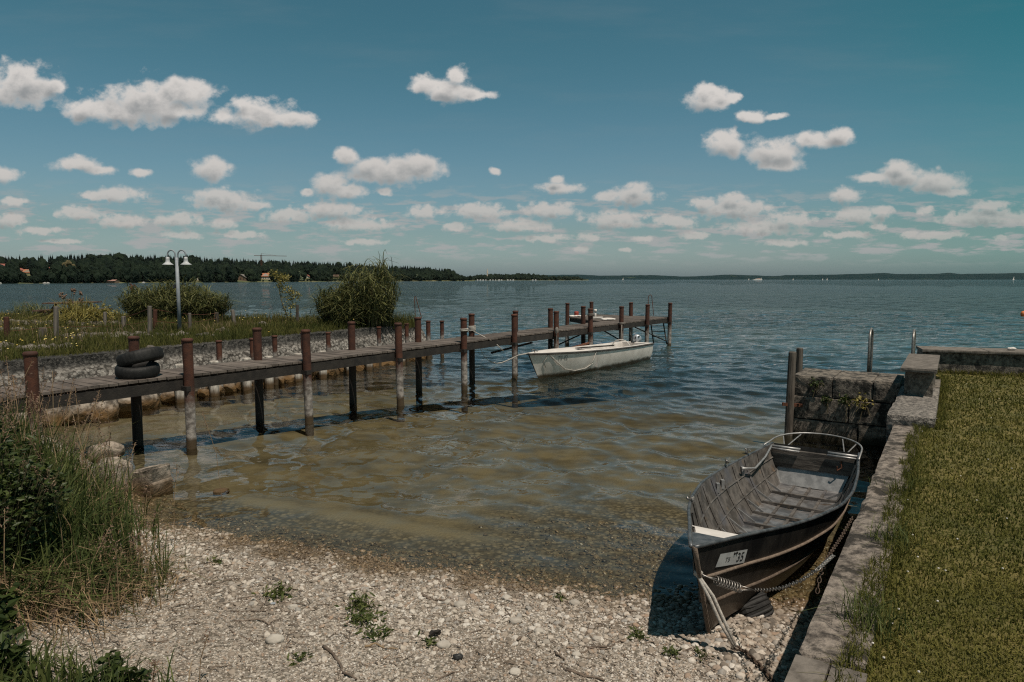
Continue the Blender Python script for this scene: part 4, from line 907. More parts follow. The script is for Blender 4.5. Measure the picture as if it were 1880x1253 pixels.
def hull_out(a_, z_, side, spec, frame, out):
    # point on the outer skin at local (a, z): nearest sample, then Newton steps
    tg = np.linspace(0, 1, 300); vg = np.linspace(spec['vc'], 1, 50); g3 = hullpts(tg[:, None], vg[None], side, spec); res = []
    for aa, z1 in zip(a_, z_):
        i_, j_ = np.unravel_index(np.argmin((g3[..., 0]-aa)**2+(g3[..., 2]-z1)**2), g3.shape[:2]); x_ = np.array((tg[i_], vg[j_])); e_ = 2e-3
        for _ in range(4):
            f0 = hullpts(x_[0], x_[1], side, spec); ft = hullpts(min(x_[0]+e_, 1), x_[1], side, spec); fv = hullpts(x_[0], x_[1]-e_, side, spec)
            J = np.array(((ft[0]-f0[0], -(fv[0]-f0[0])), (ft[2]-f0[2], -(fv[2]-f0[2]))))/e_
            if abs(np.linalg.det(J)) < 1e-6: break
            x_ = np.clip(x_+np.linalg.solve(J, np.array((aa-f0[0], z1-f0[2]))), (0, spec['vc']), (1-e_, 1))
        res.append(hullpts(x_[0], x_[1], side, spec))
    res = np.array(res); res[:, 1] += side*out; return frame(res)
text_on('TS·42', lambda V: hull_out(.62+V[:, 0]*.16, .50+V[:, 1]*.17, 1, ws, wb, .005), c, M['greyink'], 'registration_letters')
k = MB(); k.bar(wb(np.array((1.55, .30, .69))), wb(np.array((3.3, .36, .62))), .035, .035); k.bar(wb(np.array((1.35, .30, .695))), wb(np.array((1.7, .31, .69))), .10, .02); solo('oar', k, M['darkwood'], 'dark wooden oar lying along the side deck of the white boat', 'oar', wb(np.array((2.4, .33, .65))))
k = MB(); bw = wb(np.array((-.42, 0, .70))); k.tube([bw]+[Q(a_, b_, 16.65) for a_, b_ in ((952, 652.5), (942, 657.5), (931, 662.5), (921, 666.5), (913, 667.3), (905, 665.5), (898, 663))], .017, 6); k.tube([Q(898, 663, 16.65), Q(889, 655, 16.6), Q(882, 640, 16.5), Q(878, 622, 16.45)], .006, 5); solo('mooring_rope', k, M['rope'], 'white rope sagging from the bow of the white boat toward the pier', 'rope', bw, smooth=True)
k = MB(); sag = [hull_out([a_], [z_], 1, ws, wb, .02)[0] for a_, z_ in ((.15, .62), (.45, .40), (.8, .2), (1.2, .12), (1.6, .14), (1.9, .25))]; k.tube(sag, .011, 6)
k.tube([hull_out([a_], [z_], 1, ws, wb, .02)[0] for a_, z_ in ((2.0, .59), (1.9, .35), (1.75, .12))], .010, 6)
k.tube([hull_out([a_], [z_], 1, ws, wb, .02)[0] for a_, z_ in ((.1, .63), (.0, .45), (.12, .3))], .008, 6); solo('slack_rope', k, M['rope'], 'slack ropes looping down the near side of the white boat', 'rope', sag[0], smooth=True)
k = MB()
for p_ in ((-.25, .06), (-.2, -.06), (1.3, -.32)): k.tube([wb(np.array((p_[0], p_[1], .70))), wb(np.array((p_[0], p_[1], .76))), wb(np.array((p_[0]+.1, p_[1], .76))), wb(np.array((p_[0]+.1, p_[1], .70)))], .012, 6)
part('cleat', k, M['chain'], c)

# ------------------------------------------------------------------ dark aluminium boat
als = smooth_spec(dict(t=[0, .05, .12, .22, .32, .47, .6, .78, 1], ag=[0, .22, .55, 1.0, 1.45, 2.1, 2.7, 3.5, 4.53], ab=[.38, .5, .72, 1.08, 1.5, 2.12, 2.7, 3.48, 4.48], hg=[.012, .095, .20, .36, .48, .60, .62, .575, .475], hc=[.006, .035, .085, .17, .25, .33, .36, .36, .345], zg=[.82, .80, .765, .71, .66, .60, .56, .525, .50], zk=[.075, .07, .06, .04, .02, .0, -.02, -.03, -.03], zc=[.12, .115, .11, .085, .06, .035, .02, .01, .01], vc=.34, bulge=.025))
ali = dict(als); ali['ins'] = .014; ali['zk'] = np.maximum(als['zk'], .035); ali['zc'] = np.maximum(als['zc'], .052)
c = thing('rowing_boat', 'dark old aluminium rowing boat pulled up on the gravel beside the low wall', 'boat', bp(2.2, 0, 0))
tt = np.linspace(0, 1, 110); vv = np.concatenate((np.linspace(0, .34, 5), np.linspace(.36, 1, 22)))
k = MB()
for s in (-1, 1): k.grid(bf(hullpts(tt[:, None], vv[None], s, als)), flip=s < 0)
tr_ = [bf(hullpts(1., v_, s, als)) for s, vs in ((-1, vv[::-1]), (1, vv)) for v_ in vs]; b_ = k.n; k.add(np.array(tr_)); k.ngon([b_+i for i in range(len(tr_))])
part('hull', k, M['aluout'], c, True)
k = MB(); nvc = 5
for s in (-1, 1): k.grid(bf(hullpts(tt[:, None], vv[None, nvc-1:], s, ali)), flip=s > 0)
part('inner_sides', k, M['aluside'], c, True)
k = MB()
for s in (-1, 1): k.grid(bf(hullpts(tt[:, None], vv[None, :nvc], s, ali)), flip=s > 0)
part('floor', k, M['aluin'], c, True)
def inn(a_, s, v_):
    tg = np.interp(a_, als['ag']*.4+als['ab']*.6, als['t']); return hullpts(tg, v_, s, ali)
# stern panel and wooden transom board
k = MB(); L0, L1 = inn(4.46, -1, .34), inn(4.46, 1, .34); g_ = np.array([[(4.34, -.33, .06), (4.34, .33, .06)], [(4.44, -.40, .27), (4.44, .40, .27)]]); k.grid(bf(g_)); k.add(bf(np.array([(4.34, -.33, .06), (4.44, -.40, .27), (4.28, -.37, .09)])), tris=[(0, 1, 2)]); part('stern_panel', k, M['alubright'], c)
k = MB(); k.rough(4.40, 4.455, -.455, .455, .255, .465, bf, .05, .004, 9., bottom=True); part('transom_board', k, M['plank'], c)
for o0, o1 in ((-.50, -.14), (.16, .50)):
    k = MB(); k.tube([bp(4.43, o0, .487), bp(4.43, o1, .483)], .017, 8); k.tube([bp(4.38, o0, .47), bp(4.38, o1, .466)], .012, 8); part('transom_tube', k, M['alubright'], c, True)
# ribs, stringers, gussets
ribs = [.62, .98, 1.33, 1.68, 2.03, 2.37, 2.72, 3.08, 3.48, 3.9]
for a_ in ribs:
    for s in (-1, 1):
        k = MB(); pts = bf(np.array([inn(a_, s, v_) for v_ in np.linspace(.36, .985, 8)])-np.array([(0, s*.008, 0)]*8)); k.tube(pts, .014, 4, caps=False)
        part('side_rib', k, M['aluside'], c)
    if a_ > 1.2:
        hw = abs(inn(a_, 1, .34)[1]); zf = inn(a_, 1, .3)[2]
        k = MB(); k.bar(bp(a_, -hw, zf+.012), bp(a_, hw, zf+.012), .028, .03); part('floor_rib', k, M['aluside'], c)
        for s in (-1, 1):
            k = MB(); p0 = np.array((a_, s*(hw-.10), zf+.03)); p1 = inn(a_, s, .52)-np.array((0, s*.012, 0)); k.bar(bf(p0), bf(p1), .008, .022)
            part('gusset', k, M['alubright'], c)
for o_ in (-.17, .0, .17):
    k = MB(); aa = np.linspace(1.2 if o_ == 0 else 1.55, 4.32, 12); zz_ = [inn(x_, 1, .2)[2]+.008 for x_ in aa]
    for i in range(11): k.bar(bp(aa[i], o_, zz_[i]), bp(aa[i+1], o_, zz_[i+1]), .026, .018)
    part('stringer', k, M['aluside'], c)
for v_ in (.56, .78):
    k = MB()
    for s in (-1, 1):
        pts = bf(np.array([inn(x_, s, v_) for x_ in np.linspace(.5, 4.4, 26)])-np.array([(0, s*.006, 0)]*26)); k.tube(pts, .010, 4, caps=False)
    part('side_stringer', k, M['aluside'], c)
k = MB()
for s in (-1, 1): k.tube(bf(hullpts(np.linspace(0, 1, 70), 1., s, als)), .0135, 8)
part('gunwale', k, M['alurim'], c, True)
for v_ in (.55, .76):
    k = MB()
    for s in (-1, 1):
        q = hullpts(np.linspace(.015, .97, 60), v_, s, als); q[:, 1] += s*.004; k.tube(bf(q), [.013]*60, 6)
    part('strake', k, M['stick'], c, True)
k = MB(); k.tube(bf(hullpts(0., np.linspace(0, 1, 12), 1, als)), .016, 6); q = hullpts(np.linspace(0, 1, 30), 0., 1, als); q[:, 2] -= .012; k.tube(bf(q), .018, 6); part('stem_bar', k, M['stick'], c, True)
k = MB(); t_ = np.linspace(0.01, .095, 6); e_ = hullpts(t_, .97, 1, als); fr_ = np.array((-1, 0, 1)); k.grid(bf(np.stack((np.broadcast_to(e_[:, None, 0], (6, 3)), e_[:, None, 1]*fr_[None]*.97, np.broadcast_to(e_[:, None, 2], (6, 3))), -1))); part('bow_plate', k, M['alurim'], c)
k = MB(); t_ = np.linspace(0.096, .148, 4); e_ = hullpts(t_, .95, 1, als); k.grid(bf(np.stack((np.broadcast_to(e_[:, None, 0], (4, 3)), e_[:, None, 1]*fr_[None]*.95, np.broadcast_to(e_[:, None, 2], (4, 3))), -1))); e3 = bf(np.array([(e_[-1, 0], -e_[-1, 1]*.95, e_[-1, 2]), (e_[-1, 0], e_[-1, 1]*.95, e_[-1, 2])])); k.grid(np.stack((e3, e3-np.array((0, 0, .03))))); part('white_bow_seat', k, M['whitedeck'], c)
for i, (v0, a0_, a1_) in enumerate(((.45, .62, 1.35), (.62, .6, 1.25), (.8, .64, 1.1))):
    k = MB(); pa, pb = inn(a0_, -1, v0)+np.array((0, .03, 0)), inn(a1_, -1, v0-.12)+np.array((0, .05, 0)); k.bar(bf(pa), bf(pb), .03, .10); part('loose_board', k, M['plank'], c)
# curved rail round the stern
k = MB(); pts = [hullpts(.93, 1., -1, als)+np.array((0, 0, .03))]+[np.array((4.5+.66*math.sin(t_)**.8, -.50*math.cos(t_), .525+.02*math.sin(t_))) for t_ in np.linspace(0.02, math.pi-.02, 20)]+[hullpts(.90, 1., 1, als)+np.array((0, 0, .03))]; k.tube(bf(np.array(pts)), .0095, 8)
part('stern_rail', k, M['alubright'], c, True)
k = MB()
for s, o_ in ((-1, -.33), (1, .33)):
    for d_ in (-.10, .08): k.tube([bp(4.5, o_, .46), bp(4.5+.66*(1-((o_+d_)/.52)**2)**.4 if abs(o_+d_) < .5 else 4.6, o_+d_, .525)], .007, 5)
part('rail_strut', k, M['alubright'], c)
# inner hand rail, oar lock, cleats on the left gunwale
k = MB(); k.tube(bf(np.array([inn(3.2, -1, .9)+np.array((0, .05, .02)), inn(3.5, -1, .86)+np.array((0, .09, 0)), inn(3.9, -1, .9)+np.array((0, .08, .02)), inn(4.3, -1, .97)+np.array((0, .03, .02))])), .012, 6); part('grab_rail', k, M['alubright'], c, True)
for a_ in (1.25, 2.95, 3.65):
    k = MB(); q = bf(hullpts(np.interp(a_, als['ag'], als['t']), 1., -1, als)); k.tube([q, q+np.array((0, 0, .09))], .006, 5)
    for _ in range(5): k.blob(q+np.array((rng.normal()*.012, rng.normal()*.02, .02+rng.random()*.05)), (.012, .02, .014), 1, .3)
    part('oarlock', k, M['chain'], c)
k = MB()
for a_ in (2.45, 2.62, 3.3): k.box(bf(inn(a_, -1, .86)+np.array((0, .015, 0))), (.03, .05, .09), rnd=.5)
part('bracket', k, M['alubright'], c)
k = MB(); q = bp(4.39, .31, .36); k.tube([q+np.array((0, 0, .06)), q+np.array((0, -.01, -.02)), q+np.array((-.05, -.01, -.05)), q+np.array((-.05, -.01, .0))], .008, 6); part('hook', k, M['rust'], c)
# number plate, skewed like the photograph's, on the right bow
def hull_at(px, py, side, spec, frame):
    tg = np.linspace(0, .5, 500); vg = np.linspace(spec['vc'], 1, 160); g3 = hullpts(tg[:, None], vg[None], side, spec); X_, Y_ = proj(frame(g3)); i_ = np.argmin((X_-px)**2+(Y_-py)**2); q_ = g3.reshape(-1, 3)[i_]; return np.array((q_[0], q_[2]))
PLQ = [hull_at(*v, 1, als, bf) for v in ((1312, 1042), (1364, 1033), (1370.5, 1008), (1321, 1017.5))]
def plate_az(sx_, sy_): return (PLQ[0]*(1-sx_)+PLQ[1]*sx_)*(1-sy_)+(PLQ[3]*(1-sx_)+PLQ[2]*sx_)*sy_
gs = np.linspace(0, 1, 14); az_ = np.array([[plate_az(a_, b_) for b_ in np.linspace(0, 1, 5)] for a_ in gs])
k = MB(); sk = hull_out(az_[..., 0].ravel(), az_[..., 1].ravel(), 1, als, bf, .006).reshape(14, 5, 3); k.grid(sk); plt_ = part('number_plate', k, M['plate'], c, True)
def place_text(cx_, cy_, sx_, sy_): 
    def f_(V):
        q = np.array([plate_az(cx_+v[0]*sx_, cy_+v[1]*sy_) for v in V]); return hull_out(q[:, 0], q[:, 1], 1, als, bf, .008)
    return f_
text_on('TS', place_text(.33, .45, .165, .48), plt_, M['ink']); text_on('35', place_text(.79, .48, .27, .95), plt_, M['ink'])
k = MB()
for sx_, sy_ in ((.52, .85), (.60, .88)): 
    q_ = plate_az(sx_, sy_); k.blob(hull_out([q_[0]], [q_[1]], 1, als, bf, .007)[0], (.010, .004, .010), 1, .05)
part('seal', k, M['ink'], plt_)
# chain, spring and rope at the bow
def onwall(px, py, o=.785):
    r_ = np.array(ray(px, py)); n_ = np.array((E2[0], E2[1], 0)); p0 = bp(0, o, 0); cam_ = np.array((0, 0, H)); t_ = ((p0-cam_)@n_)/(r_@n_); return cam_+r_*t_
def chain(pts, link=.038, r=.0042, sag=None):
    pts = np.array(pts, float); seg = np.linalg.norm(np.diff(pts, axis=0), axis=1); L_ = np.concatenate(([0], np.cumsum(seg))); n_ = max(2, int(L_[-1]/(link*.86))); k = MB()
    for i in range(n_):
        s_ = (i+.5)/n_*L_[-1]; p_ = np.array([np.interp(s_, L_, pts[:, j]) for j in range(3)]); p2 = np.array([np.interp(min(s_+.01, L_[-1]), L_, pts[:, j]) for j in range(3)]); p1 = np.array([np.interp(max(s_-.01, 0), L_, pts[:, j]) for j in range(3)]); d_ = (p2-p1)/np.linalg.norm(p2-p1)
        up = np.cross(d_, (0, 0, 1)) if i % 2 else np.cross(np.cross(d_, (0, 0, 1)), d_); 
        if np.linalg.norm(up) < 1e-3: up = np.array((1., 0, 0)) if i % 2 else np.array((0, 1., 0))
        up /= np.linalg.norm(up); a_ = np.linspace(0, 2*math.pi, 11)[:-1]; k.tube(p_+np.cos(a_)[:, None]*d_*link/2+np.sin(a_)[:, None]*up*link*.27, r, 5, closed=True)
    return k
eye = bp(.13, 0, .60); sp0 = Q(1313, 1066, eye[1]+.02); sp1 = Q(1358, 1080, eye[1]+.10); w0 = onwall(1502, 1045)
mid1 = Q(1385, 1083, eye[1]+.14); mid2 = mid1+(w0-mid1)*.5-np.array((0, 0, .045))
k = chain([mid1, mid1+(w0-mid1)*.25-np.array((0, 0, .03)), mid2, mid1+(w0-mid1)*.78-np.array((0, 0, .035)), w0, onwall(1530, 1020)], .036, .0030); solo('mooring_chain', k, M['chain'], 'steel chain sagging from the bow of the dark boat to the low wall', 'chain', w0, smooth=True)
k = MB(); n_ = 9; a_ = np.linspace(0, n_*2*math.pi, n_*14); d_ = (sp1-sp0)/np.linalg.norm(sp1-sp0); b1_ = np.cross(d_, (0, 0, 1)); b1_ /= np.linalg.norm(b1_); b2_ = np.cross(b1_, d_)
k.tube(sp0+np.outer(a_/a_[-1], sp1-sp0)+.028*(np.cos(a_)[:, None]*b1_+np.sin(a_)[:, None]*b2_), .0045, 5); k.tube([eye, sp0, sp1], .005, 5)
k.tube([eye+np.array((0, 0, -.015)), sp0+b2_*.012, sp1+b2_*.012], .004, 5); k.tube([sp1+b2_*.015, mid1, sp1-b2_*.015], .005, 5); solo('mooring_spring', k, M['chain'], 'steel coil spring in the mooring line at the dark boat bow', 'spring', sp0, smooth=True)
k = chain([onwall(1565, 950), onwall(1545, 985, .77), onwall(1515, 1030, .76), onwall(1505, 1060, .76), onwall(1500, 1090, .76)], .036, .0030); solo('wall_chain', k, M['rustchain'], 'rusty chain hanging down the face of the low wall beside the boat', 'chain', onwall(1545, 985), smooth=True)
k = MB(); g1_ = P(1348, 1188, .16); g2_ = P(1362, 1198, .15)
for d_ in (np.array((.0, 0, 0)), np.array((.025, .0, .01))):
    e_ = eye+np.array((-.012, -.01, 0)); k.tube([e_, e_+(g1_-e_)*.33+d_, e_+(g1_-e_)*.66-np.array((0, 0, .02))+d_, g1_+d_*.3], .011, 8)
k.blob(eye, (.03, .03, .03), 2, .2); solo('bow_rope', k, M['rope'], 'doubled pale rope running from the dark boat bow down to the gravel', 'rope', eye, smooth=True)
def gp(px, py, dz=0.):
    z_ = .15
    for _ in range(6): q_ = P(px, py, z_); z_ = float(ground(q_[0:1], q_[1:2])[0])
    q_ = P(px, py, z_); q_[2] += dz; return q_
k = chain([g1_, gp(1368, 1205, .03), gp(1392, 1228, .03), gp(1412, 1250, .03), gp(1440, 1290, .03), gp(1470, 1330, .03)], .045, .007); solo('ground_chain', k, M['rustchain'], 'dark chain lying on the gravel at the end of the bow rope', 'chain', g1_, smooth=True)
# tyre wedged under the bow
q = gp(1382, 1130)+np.array((0, .10, .0)); c = thing('wedged_tyre', 'black ribbed tyre wedged under the hull of the dark boat', 'tyre', q)
k = MB(); ax = np.array(Matrix.Rotation(R(20), 3, 'Z') @ Matrix.Rotation(R(78), 3, 'Y')).T; a_ = np.linspace(0, 2*math.pi, 17)[:-1]
k.lathe([(.105+.06*np.sign(math.cos(x_))*abs(math.cos(x_))**.7, .135*np.sign(math.sin(x_))*abs(math.sin(x_))**.7) for x_ in a_], q, 112, ax=ax, close=True, twist=lambda V: V*(1-.05*((np.sin(np.arctan2(V[:, 1], V[:, 0])*28) > 0) & (np.hypot(V[:, 0], V[:, 1]) > .12)))[:, None]); part('tread', k, M['tyre'], c)

# ------------------------------------------------------------------ gravel
def gravel(name, pts, size, tone, col1, col2, seed):
    me = bpy.data.meshes.new(name); me.vertices.add(len(pts)); me.vertices.foreach_set('co', pts.ravel())
    for nm, arr in (('psize', size), ('tone', tone)):
        at = me.attributes.new(nm, 'FLOAT', 'POINT'); at.data.foreach_set('value', arr.astype(np.float32))
    o = bpy.data.objects.new(name, me); COL.objects.link(o); o['kind'] = 'stuff'
    m, t = newmat(name+'_material')
    tn = t('ShaderNodeAttribute', attribute_name='tone', attribute_type='INSTANCER').outputs['Fac']
    tc = t('ShaderNodeNewGeometry').outputs['Position']; z = t('ShaderNodeSeparateXYZ', {0: tc}).outputs[2]
    cr = t('ShaderNodeValToRGB', {0: tn}); el = cr.color_ramp.elements
    el[0].position = 0; el[0].color = c4((.075, .065, .055)); el[1].position = 1; el[1].color = c4((.50, .465, .42))
    for p_, cl in ((.25, (.20, .165, .132)), (.42, (.27, .226, .184)), (.55, (.26, .248, .23)), (.68, (.36, .312, .26)), (.85, (.45, .405, .352)), (.62, (.27, .19, .135))):
        e_ = el.new(p_); e_.color = c4(cl)
    nz = t('ShaderNodeTexNoise', {'Vector': tc, 'Scale': 90., 'Detail': 4.}).outputs[0]
    col = t.mix(t.ramp(nz, .35, .7, 0., .35), cr.outputs[0], (.16, .13, .10))
    nw_ = t('ShaderNodeTexNoise', {'Vector': tc, 'Scale': 2.2, 'Detail': 5.}).outputs[0]
    zz_ = t.math('ADD', z, t.math('MULTIPLY', t.math('SUBTRACT', nw_, .5), .11))
    wet = t.mix(t.math('MULTIPLY', tn, .9), (.045, .030, .018), (.20, .142, .084))
    dry = t.ramp(zz_, .012, .05); col = t.mix(dry, wet, col)
    rg = t.math('ADD', t.math('MULTIPLY', dry, .5), .35)
    b = t('ShaderNodeBsdfPrincipled', {'Base Color': col, 'Roughness': rg, 'Specular IOR Level': .35}); finish(t, b.outputs[0]); me.materials.append(m)
    ng = bpy.data.node_groups.new(name+'_scatter', 'GeometryNodeTree')
    ng.interface.new_socket('Geometry', in_out='INPUT', socket_type='NodeSocketGeometry'); ng.interface.new_socket('Geometry', in_out='OUTPUT', socket_type='NodeSocketGeometry')
    n = NT(ng); gi = n('NodeGroupInput').outputs[0]; go = n('NodeGroupOutput'); gti = n('GeometryNodeGeometryToInstance')
    for v in range(6):
        ic = n('GeometryNodeMeshIcoSphere', {'Radius': 1., 'Subdivisions': 3})
        ps = n('GeometryNodeInputPosition').outputs[0]
        sh = n('ShaderNodeVectorMath', {0: ps, 1: (v*7.3+seed, 3.1*v, 1.7*v)}, operation='ADD').outputs[0]
        nz_ = n('ShaderNodeTexNoise', {'Vector': sh, 'Scale': .9, 'Detail': 2.}).outputs[0]
        mr = n('ShaderNodeMapRange', {0: nz_, 1: .25, 2: .75, 3: .65, 4: 1.3}).outputs[0]
        sc_ = n('ShaderNodeVectorMath', {0: ps, 'Scale': mr}, operation='SCALE').outputs[0]
        fl = n('ShaderNodeVectorMath', {0: sc_, 1: (1., .62+.06*v, .42+.05*v)}, operation='MULTIPLY').outputs[0]
        sp_ = n('GeometryNodeSetPosition', {0: ic.outputs[0], 'Position': fl}).outputs[0]
        ss = n('GeometryNodeSetShadeSmooth', {0: sp_}).outputs[0]
        smt = n('GeometryNodeSetMaterial', {0: ss}); smt.inputs['Material'].default_value = m
        ng.links.new(smt.outputs[0], gti.inputs[0])
    rv = n('FunctionNodeRandomValue', {}, data_type='FLOAT_VECTOR'); rv.inputs[0].default_value = (-.45, -.45, 0); rv.inputs[1].default_value = (.45, .45, 6.28)
    ri = n('FunctionNodeRandomValue', {}, data_type='INT'); ri.inputs[4].default_value = 0; ri.inputs[5].default_value = 5
    na_ = n('GeometryNodeInputNamedAttribute', {'Name': 'psize'}, data_type='FLOAT').outputs[0]
    ip = n('GeometryNodeInstanceOnPoints', {'Points': gi, 'Instance': gti.outputs[0], 'Pick Instance': True, 'Instance Index': ri.outputs[2], 'Rotation': rv.outputs[0], 'Scale': na_})
    ng.links.new(ip.outputs[0], go.inputs[0])
    md = o.modifiers.new('scatter', 'NODES'); md.node_group = ng; return o
def beachpts(n, dlo, dhi, xlo=-4.6, xhi=3.6, ylo=2.9, yhi=9.5, gamma=1.):
    r = np.sqrt(rng.random(n)); x = rng.uniform(xlo, xhi, n); y = ylo+(yhi-ylo)*rng.random(n)**gamma
    dd = sdist(x, y); o = (np.column_stack((x, y))-B0)@E2; pxx, pyy = proj(np.column_stack((x, y, 0*x)))
    k = (dd > dlo) & (dd < dhi) & (o < .80) & (pxx > -60) & (pyy < 1330); return np.column_stack((x, y, ground(x, y)))[k], dd[k]
p1, d1 = beachpts(300000, -.25, 3.2, gamma=1.3)
s1_ = .0042+.0060*rng.random(len(p1))**2; p1[:, 2] += s1_*.25
q1 = fbm(np.column_stack((p1[:, :2]*1.4, 0*d1)), 3)
k_ = rng.random(len(p1)) < .62+.5*q1
p2, d2 = beachpts(52000, -1.9, 2.4)
coarse = np.exp(-((d2-.45)/.75)**2)+sstep(.3, -.3, d2)*np.where(d2 > -.55, .30, .30*sstep(-.8, 1., p2[:, 0]))+.75*sstep(1.0, 1.6, p2[:, 0])
k2_ = rng.random(len(p2)) < (.035+.85*coarse)*np.where(d2 > -.5, 1., sstep(-.9, 1., p2[:, 0]))
p2 = p2[k2_]; d2 = d2[k2_]; s2_ = .010+.018*rng.random(len(p2))**2.2+.008*sstep(.8, 1.6, p2[:, 0]); p2[:, 2] += s2_*.12
pp = np.concatenate((p1[k_], p2)); ss_ = np.concatenate((s1_[k_], s2_)); dd_ = np.concatenate((d1[k_], d2))
tn_ = np.clip(rng.normal(.56, .25, len(pp))+.32*fbm(np.column_stack((pp[:, :2]*1.1, 0*ss_)), 3), 0, 1)
gravel('gravel', pp, ss_, tn_, None, None, 1.)
# single stones one can pick out
def stoneat(px, py, w, lab, m_='stone', h=.55, amp=.14, lvl=3, tone=.7, nm='stone'):
    q = gp(px, py); s = w/2*np.hypot(q[1], .9)/F*1.0; k = MB(); s = w*q[1]/F/2
    k.blob(q+np.array((0, 0, s*h*.45)), (s, s*.8, s*h), lvl, amp, 1.3, rnd=tone); solo(nm, k, M[m_], lab, nm, q, 'larger stones on the beach', smooth=True)
for a in ((432, 965, 0, ''),): pass
STN = [(538, 1117, 20, 'oval pale stone beside the light blue scrap', .6), (505, 1178, 34, 'broad flat white slab in the left middle of the gravel', .9), (815, 1187, 28, 'chunky grey white stone right of the dark bark scrap', .75), (946, 1143, 24, 'blocky beige stone standing on edge in the mid gravel', .6), (990, 1161, 20, 'white domed stone beside the pale twig', .95), (946, 1236, 24, 'bright white oval pebble near the bottom edge', 1.), (1002, 1181, 16, 'flat grey stone just below the white domed stone', .4), (846, 1113, 24, 'grey tan stone at the right end of the brown branch', .45), (822, 1108, 16, 'small white stone above the brown branch', 1.), (1172, 1136, 16, 'white rounded stone next to the boat shadow', .95), (1056, 1110, 22, 'pale lumpy stone below the wet shingle band', .8), (1095, 1175, 17, 'bright white flat pebble right of the twigs', 1.), (1131, 1192, 14, 'rusty tan round pebble by the boat shadow', .3), (1058, 1204, 18, 'cream oval pebble below the white flat pebble', .85), (1308, 1224, 16, 'white egg shaped pebble beneath the bow rope', 1.), (1366, 1236, 17, 'white round pebble beside the dark ground chain', .95), (1352, 1227, 15, 'orange tinged pebble beside the dark ground chain', .25), (1255, 1190, 14, 'pale pebble at the lower edge of the boat shadow', .8), (930, 1100, 20, 'long pale stone on the coarse shingle', .85), (497, 1038, 18, 'pale stone high on the coarse shingle at the left', .9), (1165, 1120, 13, 'grey white cobble in the coarse shingle', .7), (640, 1058, 15, 'tan cobble on the edge of the wet band', .35)]
for a in STN: stoneat(a[0], a[1], a[2], a[3], tone=a[4])
k = MB(); q = gp(797, 1170); k.rough(-.04, .045, -.02, .03, 0, .05, lambda p: np.asarray(p)+q, .02, .02, 30); solo('bark_scrap', k, M['darkwood'], 'dark lump of bark lying left of the chunky grey stone', 'bark', q)
q = gp(840, 1211); k = MB(); k.blob(q+np.array((0, 0, .015)), (.03, .022, .02), 2, .2); solo('dark_stone', k, M['black'], 'single near black stone in the lower middle of the gravel', 'stone', q, smooth=True)
q = gp(500, 1109); k = MB(); k.rough(-.03, .03, -.018, .02, .0, .012, lambda p: np.asarray(p)+q, .012, .01, 40); solo('blue_scrap', k, M['lamp'], 'light blue scrap beneath the small left weed', 'scrap', q)
# sticks
def stick(pts, r, lab, m_='stick'):
    w_ = [gp(a_, b_, r*.9) for a_, b_ in pts]; k = MB(); L_ = []
    for a_, b_ in zip(w_[:-1], w_[1:]):
        for t_ in (0, .33, .66): L_.append(a_+(b_-a_)*t_+rng.normal(0, .004, 3))
    L_.append(w_[-1]); L_ = np.array(L_); k.tube(L_, np.linspace(1, .55, len(L_))*r, 6); solo('driftwood_stick', k, M[m_], lab, 'stick', w_[0], 'sticks washed up on the gravel', smooth=True)
stick([(593, 1190), (612, 1203), (625, 1222), (632, 1240), (655, 1250)], .011, 'dark bent stick near the bottom edge')
stick([(770, 1093), (795, 1104), (832, 1108)], .012, 'brown branch between two pale stones')
stick([(1070, 1190), (1112, 1192), (1145, 1176)], .008, 'long pale twig pointing toward the boat shadow')
stick([(1065, 1201), (1085, 1195), (1120, 1192)], .007, 'shorter pale twig crossing the long pale twig')
stick([(868, 1163), (885, 1158), (905, 1147)], .006, 'thin reddish twig left of the blocky beige stone')
stick([(950, 1178), (965, 1168), (978, 1160)], .009, 'stubby pale stick below the blocky beige stone')
stick([(1018, 1198), (1028, 1208), (1036, 1213)], .009, 'short split stick left of the cream pebble')
stick([(1040, 1232), (1075, 1243), (1110, 1252)], .01, 'long brown stick at the bottom edge')
stick([(422, 1160), (450, 1172), (465, 1180)], .006, 'thin dark stick left of the white slab')
stick([(425, 1125), (480, 1124), (540, 1123)], .005, 'long straight stalk beneath the small left weed')
stick([(508, 1106), (545, 1110), (580, 1118)], .006, 'pale stalk beside the oval stone')
stick([(430, 1142), (475, 1140), (500, 1152), (507, 1165)], .006, 'dark curved twig above the white slab')
stick([(1076, 1168), (1083, 1140), (1078, 1106)], .006, 'dark upright twig in the coarse shingle')
stick([(595, 1133), (630, 1136), (660, 1139)], .005, 'thin red brown stalk left of the middle weed')
stick([(640, 1085), (665, 1084), (685, 1082)], .007, 'short dark stick on the shingle above the middle weed')
stick([(800, 1250), (830, 1238), (855, 1228)], .006, 'dark thin stick at the bottom edge below the near black stone')
stick([(455, 1035), (500, 1046), (540, 1050)], .005, 'thin twig across the coarse shingle at the left')
stick([(670, 1190), (690, 1183), (700, 1190), (730, 1194)], .008, 'broken yellow reed below the middle weed', 'drygrass')
mb = MB()
for i in range(900):
    q_, _d = beachpts(40, .1, 2.6)
    if not len(q_): continue
    a_ = q_[0]; an = random.random()*6.28; l_ = random.uniform(.03, .13); dv = np.array((math.cos(an), math.sin(an), 0)); b_ = a_+dv*l_; b_[2] = float(ground(b_[0:1], b_[1:2])[0])
    mb.tube([a_+np.array((0, 0, .008)), (a_+b_)/2+np.array((rng.normal()*.008, rng.normal()*.008, .012)), b_+np.array((0, 0, .007))], random.uniform(.0015, .0035), 4)
struct('twig_litter', mb, M['stick'], kind='stuff')
